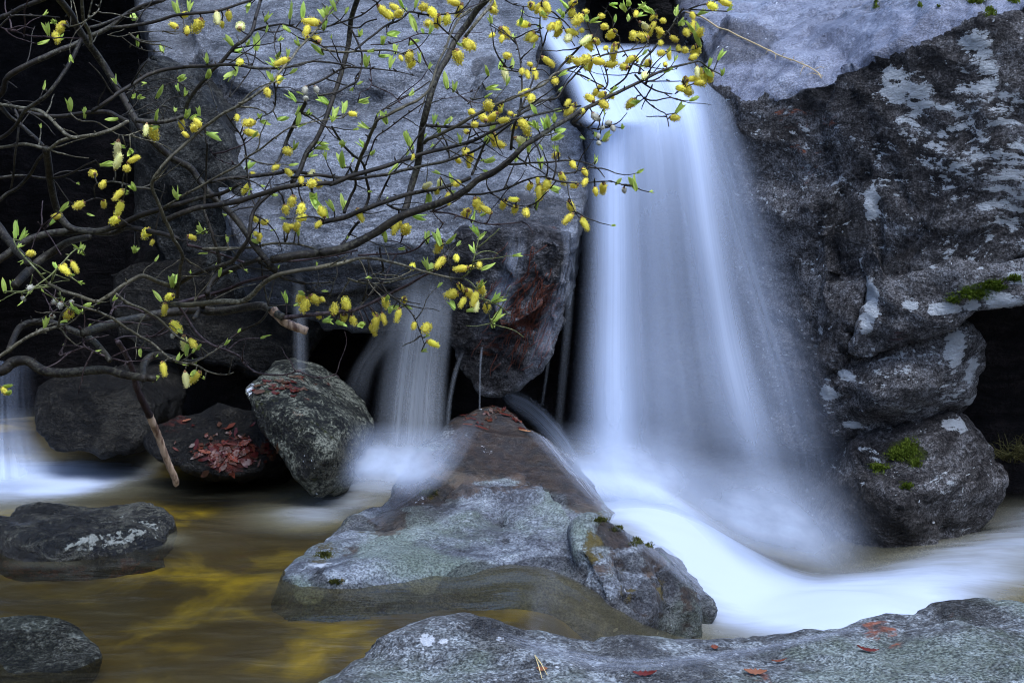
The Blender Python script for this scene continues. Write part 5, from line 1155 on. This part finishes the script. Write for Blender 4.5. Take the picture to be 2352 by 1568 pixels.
M_yellow = simple_mat("catkin_pollen", (0.88, 0.72, 0.02), (0.98, 0.93, 0.16), 350, 0.8, 0.3)
M_stamen = simple_mat("catkin_stamen", (0.80, 0.78, 0.45), (0.88, 0.85, 0.60), 350, 0.7, 0.3)
M_scale = simple_mat("bud_scale", (0.16, 0.075, 0.03), (0.30, 0.17, 0.07), 300, 0.5)
M_grey = simple_mat("catkin_down", (0.42, 0.40, 0.30), (0.62, 0.58, 0.42), 300, 0.9)
M_leaf = simple_mat("young_leaf", (0.44, 0.58, 0.05), (0.66, 0.76, 0.22), 120, 0.5, 0.35)
VAR = []
for sd, l, r, fz in ((1, 0.0255, 0.0056, 110), (2, 0.020, 0.0058, 110), (3, 0.028, 0.0055, 110), (4, 0.0160, 0.0046, 60), (5, 0.023, 0.0068, 150)):
    VAR.append(catkin_shape(sd, l, r, fz))
BUD = catkin_shape(6, 0.013, 0.0046, 40)
def build_mesh(name, data, mats):
    me = mesh_from(name, data[0], data[1])
    for m in mats: me.materials.append(m)
    me.polygons.foreach_set("material_index", data[2])
    return me
CM = [build_mesh("catkin", q, (M_yellow, M_stamen, M_scale)) for q in VAR]
M_lemon = simple_mat("catkin_pollen_pale", (0.88, 0.82, 0.22), (0.95, 0.93, 0.48), 300, 0.8, 0.3)
CM[2] = build_mesh("catkin", VAR[2], (M_lemon, M_stamen, M_scale))
BM_ = build_mesh("catkin", BUD, (M_grey, M_stamen, M_scale))
items = []
for t, lst in CATKINS.items():
    for p in lst:
        px, py = tile(t, p)[0]
        items.append((px, py, t, p))
def aim(dirv, roll, s):
    q = dirv.to_track_quat('Z', 'Y').to_matrix().to_4x4() @ Matrix.Rotation(roll, 4, 'Z') @ Matrix.Scale(s * 1.14, 4)
    return q
SMALL = {("B", p) for p in [(1830,780),(1850,790),(1925,825),(1885,855),(1955,860),(1855,910),(1860,960),(1905,935),(2030,1275),(2045,605)]} | {("A", p) for p in [(2045,605),(2120,600),(2050,660)]} | {("D", p) for p in [(155,510),(205,440),(370,530),(350,630),(1160,760),(405,555),(480,535)]}
order = sorted(range(len(items)), key=lambda i: (items[i][2], items[i][3]) in SMALL)
rest_v, rest_f, rest_m = [], [], []
rr = random.Random(5)
n_single = 0
idx = list(range(len(items))); rr.shuffle(idx)
idx.sort(key=lambda i: (items[i][2], items[i][3]) in SMALL)
for i in idx:
    px, py, t, p = items[i]
    (bx, by, bd, bi, bw), dist = nearest(px, py)
    d = bd + rr.uniform(-0.025, 0.025)
    c = W(px, py, d); small = (t, p) in SMALL
    bpnt = W(bx, by, bd)
    away = (c - bpnt)
    dirv = Vector((rr.uniform(-0.7, 0.7), rr.uniform(-0.5, 0.3), rr.uniform(-1.2, 0.15)))
    if away.length > 0.004: dirv += away.normalized() * 0.9
    dirv.normalize()
    s = rr.uniform(0.75, 1.2); L_ = (0.013 if small else 0.021) * s
    foot = c - dirv * L_ * 0.5
    # its stalk belongs to the branch it grows on
    mid = (foot + bpnt) / 2 + Vector((rr.uniform(-1, 1), rr.uniform(-1, 1), rr.uniform(-0.2, 1))) * 0.12 * (foot - bpnt).length
    tubes[bi].add([bpnt, mid, foot], [0.0017, 0.0014, 0.0016], 5)
    M = Matrix.Translation(foot) @ aim(dirv, rr.uniform(0, 6.28), s)
    if n_single < 100:
        o = bpy.data.objects.new("catkin", BM_ if small else CM[rr.randrange(5)]); COL.objects.link(o); under(o)
        o.matrix_basis = M; n_single += 1
    else:
        data = BUD if small else VAR[rr.randrange(5)]
        b = len(rest_v)
        rest_v += [M @ Vector(x) for x in data[0]]; rest_f += [tuple(y + b for y in x) for x in data[1]]
        rest_m += [(3 if (q == 0 and small) else q) for q in data[2]]
o = link("catkin_mass", build_mesh("catkin_mass", (rest_v, rest_f, rest_m), (M_yellow, M_stamen, M_scale, M_grey))); under(o)
o["kind"] = "stuff"; o["label"] = "the smaller yellow catkins all along the twigs"

# leaf buds: rosettes of two to five young folded leaves
def rosette(seed, n, l):
    rr = random.Random(seed); v = []; f = []
    for j in range(n):
        a = j / n * 6.283 + rr.uniform(-0.4, 0.4); tilt = rr.uniform(0.12, 0.62); ll = l * rr.uniform(0.65, 1.1); w = ll * rr.uniform(0.13, 0.20)
        d = Vector((math.cos(a) * math.sin(tilt), math.sin(a) * math.sin(tilt), math.cos(tilt)))
        s = Vector((-math.sin(a), math.cos(a), 0)); nrm = s.cross(d)
        b = len(v); seg = 6
        for i in range(seg + 1):
            t = i / seg; ww = w * math.sin(math.pi * min(1, 0.12 + t * 0.88)) ** 0.75 * (1 if i < seg else 0.05)
            c = d * ll * t + nrm * ll * 0.16 * t * t * (-1) 
            v += [tuple(c - s * ww - nrm * ww * 0.6), tuple(c), tuple(c + s * ww - nrm * ww * 0.6)]
        for i in range(seg):
            for q in (0, 1): f.append((b + i * 3 + q, b + i * 3 + q + 1, b + i * 3 + q + 4, b + i * 3 + q + 3))
    return v, f, [0] * len(f)
RV = [rosette(20 + i, n, l) for i, (n, l) in enumerate(((3, 0.027), (4, 0.024), (3, 0.030), (5, 0.025), (3, 0.020)))]
RM = [build_mesh("leaf_bud", q, (M_leaf,)) for q in RV]
lv, lf, lm_ = [], [], []
items = [tile(t, p)[0] for t, lst in LEAVES.items() for p in lst]
rr.shuffle(items); n_single = 0
for px, py in items:
    (bx, by, bd, bi, bw), dist = nearest(px, py)
    c = W(px, py, bd + rr.uniform(-0.02, 0.02)); bpnt = W(bx, by, bd)
    dirv = Vector((rr.uniform(-0.45, 0.55), rr.uniform(-0.6, 0.2), rr.uniform(0.3, 1.0)))
    away = c - bpnt
    if away.length > 0.006: dirv += away.normalized() * 0.8
    dirv.normalize(); s = rr.uniform(0.8, 1.15); foot = c - dirv * 0.009 * s
    tubes[bi].add([bpnt, (bpnt + foot) / 2, foot, foot + dirv * 0.003], [0.0016, 0.0013, 0.0014, 0.0010], 5)
    M = Matrix.Translation(foot) @ aim(dirv, rr.uniform(0, 6.28), s)
    kx = rr.randrange(5)
    if n_single < 100:
        o = bpy.data.objects.new("leaf_bud", RM[kx]); COL.objects.link(o); under(o); o.matrix_basis = M; n_single += 1
    else:
        b = len(lv); lv += [M @ Vector(x) for x in RV[kx][0]]; lf += [tuple(y + b for y in x) for x in RV[kx][1]]; lm_ += RV[kx][2]
# fine side twigs, many tipped with a small bud
rt = random.Random(99)
cand = [s for s in SAMP if s[4] < 18 and 0 < s[0] < 1650 and -20 < s[1] < 1250]
for q in range(340):
    s0 = cand[rt.randrange(len(cand))]
    if s0[0] > 1500 and s0[1] < 200: continue
    a = rt.uniform(-0.9, 1.6) if rt.random() < 0.8 else rt.uniform(2.2, 4.2)
    ln = rt.uniform(30, 120); x, y, d = s0[0], s0[1], s0[2]; P = [W(x, y, d)]
    nseg = 7; dz = rt.uniform(-0.06, 0.06)
    for i in range(nseg):
        a += rt.uniform(-0.28, 0.3)
        x += math.cos(a) * ln / nseg; y -= math.sin(a) * ln / nseg; d += dz / nseg
        P.append(W(x, y, d))
    r0 = rt.uniform(0.0012, 0.0022)
    tubes[s0[3]].add(P, [r0 * (1 - 0.55 * i / nseg) for i in range(nseg + 1)], 5)
    if rt.random() < 0.45 and s0[1] < 1100:
        kx = rt.randrange(5); M = Matrix.Translation(P[-1]) @ aim((P[-1] - P[-2]).normalized() + Vector((0, 0, 0.3)), rt.uniform(0, 6), rt.uniform(0.4, 0.8))
        b = len(lv); lv += [M @ Vector(v_) for v_ in RV[kx][0]]; lf += [tuple(y_ + b for y_ in x_) for x_ in RV[kx][1]]; lm_ += RV[kx][2]
o = link("leaf_bud_mass", build_mesh("leaf_bud_mass", (lv, lf, lm_), (M_leaf,))); under(o)
o["kind"] = "stuff"; o["label"] = "the smaller young green leaves along the twigs"
# the hundred widest stems are parts of their own, the thin twigs one part
widest = sorted(range(len(BR)), key=lambda i: -(BR[i][1] + BR[i][2]) * len(BR[i][0]))
tw = [Tube() for _ in BARK]
for rank, i in enumerate(widest):
    if rank < 100:
        under(link("branch", mesh_from("branch", tubes[i].v, tubes[i].f), BARK[BR[i][5]]))
    else:
        q = tw[BR[i][5]]; b = len(q.v); q.v += tubes[i].v; q.f += [tuple(y + b for y in x) for x in tubes[i].f]
V = []; F = []; MI = []
for j, q in enumerate(tw):
    b = len(V); V += q.v; F += [tuple(y + b for y in x) for x in q.f]; MI += [j] * len(q.f)
if V:
    o = under(link("twig_mass", build_mesh("twig_mass", (V, F, MI), BARK))); o["kind"] = "stuff"

# ------------------------------------------------------------------ dead stick hanging from the tangle
P1 = tile("D", (790, 800), (840, 880), (890, 1000), (920, 1120), (970, 1230), (1005, 1300))
P2 = tile("D", (1000, 1290), (1030, 1360), (1060, 1430), (1100, 1540)) + tile("G", (1135, 110), (1175, 200), (1180, 245))
def stickpts(pts, d0, d1, n):
    xy = interp(pts, np.linspace(0, 1, n))
    return [W(x, y, d0 + (d1 - d0) * i / (n - 1)) for i, (x, y) in enumerate(xy)]
stick = bpy.data.objects.new("dead_stick", None); COL.objects.link(stick); stick.location = W(403, 1112, 3.40)
tag(stick, "broken dead stick hanging over the pool, its lower half stripped to pale wood", "stick")
SM = Matrix.Translation(stick.location).inverted()
tb = Tube(); q = stickpts(P1, 3.15, 3.30, 26)
tb.add(q, [0.0055 + 0.0032 * i / 25 + 0.0007 * math.sin(i * 1.9) for i in range(26)], 10)
o = link("bark", mesh_from("bark", tb.v, tb.f), BARK[2]); o.parent = stick; o.matrix_parent_inverse = SM
k = NT("bare_wood"); co = k.coord("Object")
n = k.noise(k.mapping(co, scale=(60, 60, 9)), 1, 6, 0.65)
b = k.n("ShaderNodeBsdfPrincipled"); k.put(b.inputs["Base Color"], k.mix(k.maprange(n, 0.38, 0.62), (0.10, 0.045, 0.02), (0.52, 0.36, 0.22))); b.inputs["Roughness"].default_value = 0.5
k.put(b.inputs["Normal"], k.bump(n, 0.7, 0.004)); M_wood = k.done(b.outputs[0])
tb = Tube(); q = stickpts(P2, 3.295, 3.40, 30)
tb.add(q, [0.0088 - 0.0010 * i / 29 + 0.0006 * math.sin(i * 2.3) - (0.004 if i > 27 else 0) for i in range(30)], 10)
o = link("bare_wood", mesh_from("bare_wood", tb.v, tb.f), M_wood); o.parent = stick; o.matrix_parent_inverse = SM
# broken stub on the thick low stem
tb = Tube(); xy = interp(tile("D", (1820, 580), (1900, 660), (1960, 695), (2010, 712), (2062, 732)), np.linspace(0, 1, 16))
d_ = field(*xy[0])
tb.add([W(x, y, d_ + 0.02) for x, y in xy], [0.0100 - 0.0016 * i / 15 + 0.0006 * math.sin(i * 2) for i in range(16)], 10)
o = under(link("broken_stub", mesh_from("broken_stub", tb.v, tb.f), M_wood))

# ------------------------------------------------------------------ small things
def on_rock(keys, px, py, lift=0.0):
    rv = ray(px, py).normalized(); best = None
    for kx in keys:
        h = ROCKS[kx].ray_cast(CAM, rv)
        if h[0] is not None and (best is None or h[3] < best[3]): best = h
    if best is None: return None, None
    return best[0] + best[1] * lift, best[1]
M_dead = [simple_mat("dead_leaf_rust", (0.07, 0.014, 0.007), (0.15, 0.035, 0.016), 60, 0.35), simple_mat("dead_leaf_tan", (0.16, 0.06, 0.025), (0.26, 0.12, 0.055), 60, 0.45)]
def fallen_leaf(keys, px, py, length, width, ang, mat, label, curl=0.3):
    length *= 0.85; width *= 0.75
    p, n = on_rock(keys, px, py, 0.003)
    if p is None: return
    if n.y > -0.2: n = (n + Vector((0, -0.3, 0.2))).normalized()
    u = (Vector((math.cos(ang), 0, -math.sin(ang)))); u = (u - n * u.dot(n)).normalized(); w = n.cross(u)
    v = []; f = []; seg = 10
    for i in range(seg + 1):
        t = i / seg; ww = width * math.sin(math.pi * (0.04 + 0.92 * t)) ** 0.8 * (1 + 0.35 * math.sin(i * 2.7 + px))
        c = u * (t - 0.5) * length + n * curl * length * (2 * t - 1) ** 2 * 0.5
        for s in (-1, -0.5, 0, 0.5, 1): v.append(c + w * ww * s + n * (0.25 * ww * abs(s) + 0.001))
    for i in range(seg):
        for s in range(4): f.append((i * 5 + s, i * 5 + s + 1, i * 5 + s + 6, i * 5 + s + 5))
    me = mesh_from("fallen_leaf", v, f)
    o = link("fallen_leaf", me, mat); o.location = p
    so = o.modifiers.new("t", 'SOLIDIFY'); so.thickness = 0.0008
    tag(o, label, "leaf", "dead leaves on the rocks")
NK = ["near"]
fallen_leaf(NK, 1991, 1497, 0.050, 0.0075, 0.65, M_dead[0], "dark rust-red folded leaf on the near slab, below the white water")
fallen_leaf(NK, 1640, 1490, 0.018, 0.008, 0.0, M_dead[0], "small round orange-brown leaf at the water's edge on the near slab")
fallen_leaf(NK, 1483, 1552, 0.052, 0.009, 0.5, M_dead[0], "long reddish leaf at the bottom edge, right of the pine needles")
fallen_leaf(NK, 1735, 1548, 0.050, 0.010, 0.45, M_dead[1], "torn tan and pink leaf at the bottom edge of the near slab")
fallen_leaf(NK, 1790, 1522, 0.034, 0.004, -0.3, M_dead[0], "thin dark leaf scrap in the middle of the near slab")
fallen_leaf(NK, 1245, 1540, 0.024, 0.008, 0.4, M_dead[1], "small pinkish leaf lying under the pair of pine needles")
CK = ["centre"]
for (x, y, l, w_, a, m, lb) in ((1160, 955, 0.045, 0.006, 0.5, 0, "rust leaf stuck on the peak of the midstream rock"), (1105, 985, 0.05, 0.006, 0.1, 0, "dark red leaf plastered just below the midstream rock's peak"),
                               (1205, 992, 0.045, 0.006, 0.7, 1, "orange-brown leaf on the falls side of the midstream rock's peak")):
    fallen_leaf(CK, x, y, l, w_, a, M_dead[m], lb, 0.05)
for (x, y, l, w_, a, m, lb) in ((470, 1040, 0.045, 0.010, 0.3, 0, "broad wet red leaf on the dark low rock, nearest the hanging stick"), (535, 1055, 0.05, 0.011, 1.2, 0, "crumpled wet maroon leaf on the dark low rock, touching the pool"),
                               (430, 968, 0.035, 0.008, 0.2, 1, "lone orange oak leaf high on the dark low rock"), (560, 1020, 0.045, 0.010, -0.6, 0, "wet red leaf on the dark low rock beside the granite boulder")):
    fallen_leaf(["leafy_rock"], x, y, l, w_, a, M_dead[m], lb, 0.1)
M_root = simple_mat("rust_root", (0.055, 0.02, 0.011), (0.17, 0.065, 0.03), 60, 0.5)
tb = Tube(); rq = random.Random(77); o0 = None
for i in range(150):
    x, y = rq.gauss(1235, 45), rq.gauss(705, 55); L_ = rq.uniform(25, 80); a = rq.gauss(math.radians(118), 0.25); P = []
    for s in range(7):
        q, n = on_rock(["hanging_rock"], x, y, 0.003 + rq.uniform(0, 0.004))
        if q is None: break
        P.append(q); x += math.cos(a) * L_ / 7; y += math.sin(a) * L_ / 7; a += rq.uniform(-0.3, 0.3)
    if len(P) > 2:
        if o0 is None: o0 = P[0].copy()
        tb.add([p_ - o0 for p_ in P], [rq.uniform(0.0009, 0.0019)] * len(P), 4)
o = link("root_mat", mesh_from("root_mat", tb.v, tb.f), M_root); o.location = o0
tag(o, "mat of fine rust-red roots plastered on the hanging rock beside the main falls", "roots", kind="stuff")
def litter(keys, cx, cy, sx, sy, count, mats, label, smin, smax, sd):
    rq = random.Random(sd); v = []; f = []; mi = []; o0 = None
    for i in range(count):
        q, n = on_rock(keys, rq.gauss(cx, sx), rq.gauss(cy, sy), 0.002)
        if q is None: continue
        if o0 is None: o0 = q.copy()
        t = Vector((rq.uniform(-1, 1), rq.uniform(-1, 1), rq.uniform(-1, 1))); t = (t - n * t.dot(n)).normalized(); w = n.cross(t)
        l = rq.uniform(smin, smax); ww = l * rq.uniform(0.1, 0.32); b = len(v)
        for k_ in range(5):
            s = k_ / 4; wd = ww * math.sin(math.pi * (0.08 + 0.84 * s)) * rq.uniform(0.6, 1.2); c = q + t * l * (s - 0.5) + n * (0.003 * rq.uniform(0, 1) + 0.25 * l * (s - 0.5) ** 2)
            v += [c - w * wd + n * 0.002 * rq.uniform(-1, 1) - o0, c + w * wd + n * 0.002 * rq.uniform(-1, 1) - o0]
        for k_ in range(4): f.append((b + 2 * k_, b + 2 * k_ + 1, b + 2 * k_ + 3, b + 2 * k_ + 2)); mi.append(i % len(mats))
    o = link("leaf_litter", build_mesh("leaf_litter", (v, f, mi), mats)); o.location = o0
    tag(o, label, "leaf litter", kind="stuff")
M_wetleaf = [simple_mat("wet_leaf_maroon", (0.028, 0.006, 0.004), (0.07, 0.016, 0.009), 60, 0.3), simple_mat("wet_leaf_rust", (0.05, 0.016, 0.007), (0.11, 0.035, 0.015), 60, 0.3), simple_mat("wet_leaf_brown", (0.03, 0.016, 0.01), (0.08, 0.04, 0.02), 60, 0.3)]
litter(CK, 1135, 945, 60, 18, 110, M_wetleaf, "scraps of rust-red leaves washed onto the peak of the midstream rock", 0.008, 0.030, 5)
litter(["leafy_rock", "granite_boulder"], 515, 1040, 55, 26, 150, M_wetleaf, "mass of wet maroon leaves caught on the low rock beside the granite boulder", 0.014, 0.038, 6)
litter(["granite_boulder"], 660, 885, 40, 10, 40, M_wetleaf[:1] + M_wetleaf[2:], "wet dark leaves on the crown of the granite boulder", 0.015, 0.035, 8)
M_straw = simple_mat("straw", (0.42, 0.30, 0.12), (0.58, 0.46, 0.24), 80, 0.5)
p, n = on_rock(NK, 1245, 1532, 0.004)
tb = Tube()
a_ = on_rock(NK, 1228, 1508, 0.004)[0]; b_ = on_rock(NK, 1258, 1556, 0.006)[0]; c_ = on_rock(NK, 1245, 1563, 0.004)[0]
for e_ in (b_, c_): tb.add([a_, (a_ + e_) / 2 + Vector((0, 0, 0.003)), e_], [0.0011, 0.0010, 0.0005], 6)
o = link("pine_needles", mesh_from("pine_needles", [v - a_ for v in tb.v], tb.f), M_straw); o.location = a_
tag(o, "pair of straw-coloured pine needles joined at one end on the near slab", "pine needles")
# dry stalk lying over the top of the big boulder
tb = Tube(); pp = []
for x, y in interp([(1580, 32), (1615, 45), (1665, 72), (1740, 108), (1788, 130), (1832, 147), (1868, 163), (1890, 185)], np.linspace(0, 1, 24)):
    q, n = on_rock(["right"], x, y, 0.010)
    if q is not None: pp.append(q)
tb.add(pp, [0.0034 - 0.0018 * i / len(pp) for i in range(len(pp))], 6)
for i in range(12, len(pp) - 1):
    dv = Vector((random.uniform(-1, 1), random.uniform(-1, 0.2), random.uniform(-0.8, 0.5))).normalized() * random.uniform(0.02, 0.05)
    tb.add([pp[i], pp[i] + dv * 0.6, pp[i] + dv + Vector((0, 0, -0.01))], [0.0011, 0.0009, 0.0004], 4)
o = link("dry_grass_stalk", mesh_from("dry_grass_stalk", [v - pp[0] for v in tb.v], tb.f), M_straw); o.location = pp[0]
tag(o, "long dry straw stalk lying across the smooth top of the huge boulder", "grass stalk")
# moss cushions
M_moss = [simple_mat("moss_bright", (0.05, 0.075, 0.006), (0.15, 0.19, 0.018), 60, 0.8, 0.2), simple_mat("moss_olive", (0.05, 0.06, 0.012), (0.13, 0.13, 0.03), 90, 0.8, 0.2)]
def moss(keys, spots, mat, label, blade=0.010, dens=1.0):
    v = []; f = []; rq = random.Random(len(label)); org = None
    for (px, py, rx, ry) in spots:
        for i in range(int(rx * ry * 1.1 * dens)):
            a = rq.random() * 6.283; r = rq.random() ** 0.75 * 1.25
            r *= 0.75 + 0.35 * math.sin(a * 3 + px) 
            q, n = on_rock(keys, px + math.cos(a) * r * rx, py + math.sin(a) * r * ry, -0.002)
            if q is None: continue
            if org is None: org = q.copy()
            h = blade * max(0.25, 1.15 - 0.7 * r) * rq.uniform(0.6, 1.4)
            d = (n * 0.8 + Vector((rq.uniform(-1, 1), rq.uniform(-1, 1), rq.uniform(-0.2, 1.2))) * 0.55).normalized()
            s = d.orthogonal().normalized(); s = Matrix.Rotation(rq.random() * 6.28, 3, d) @ s
            b = len(v); w = h * 0.20
            v += [q - s * w - org, q + s * w - org, q + d * h * 0.6 + s * w * 0.8 - org, q + d * h - org, q + d * h * 0.6 - s * w * 0.8 - org]
            f += [(b, b + 1, b + 2, b + 3, b + 4)]
    if not v: return
    o = link("moss", mesh_from("moss", v, f, False), mat); o.location = org
    tag(o, label, "moss", kind="stuff")
moss(["mossy_topped_rock"], [(2085, 1035, 40, 30), (2105, 1065, 16, 14), (2060, 1045, 30, 20), (2085, 1117, 18, 10), (2020, 1075, 30, 14)], M_moss[0], "bright green moss on the shoulder of the squat boulder", 0.013)
moss(["ledge_rock", "right"], [(2230, 675, 50, 16), (2280, 655, 40, 15), (2330, 640, 26, 10), (2190, 690, 24, 8)], M_moss[0], "green moss strip in the crack above the narrow ledge", 0.014)
moss(["right"], [(2275, 28, 16, 12), (2240, 5, 30, 6), (2012, 16, 7, 6), (2012, 6, 6, 4), (2115, 15, 7, 4), (2155, 16, 5, 3), (2330, 4, 16, 6)], M_moss[0], "small green moss cushions on the top of the huge boulder", 0.014)
moss(["centre"], [(1380, 1195, 26, 8), (1420, 1215, 24, 9), (1465, 1243, 24, 14), (1492, 1252, 16, 10), (985, 1132, 30, 12), (770, 1338, 22, 9), (745, 1275, 26, 10)], M_moss[1], "olive moss tufts along the waterline of the midstream rock", 0.010)
# dry grass in the cavern mouth
tb = Tube(); g0 = Vector(W(2330, 1050, 4.75))
for i in range(140):
    p = W(2340 + random.uniform(-45, 70), 1050 + random.uniform(-12, 14), 4.75 + random.uniform(-0.08, 0.12)); d = Vector((random.uniform(-0.9, 0.5), random.uniform(-0.6, 0.1), random.uniform(0.2, 0.8))).normalized() * random.uniform(0.05, 0.12)
    tb.add([p - g0, p + d * 0.6 - g0, p + d + Vector((0, 0, -0.02)) - g0], [0.0016, 0.0012, 0.0004], 4)
o = link("dry_grass", mesh_from("dry_grass", tb.v, tb.f), simple_mat("cave_grass", (0.05, 0.055, 0.012), (0.14, 0.12, 0.04), 40, 0.7)); o.location = g0
tag(o, "tuft of dull dry grass in the dark cavern mouth", "grass", kind="stuff")
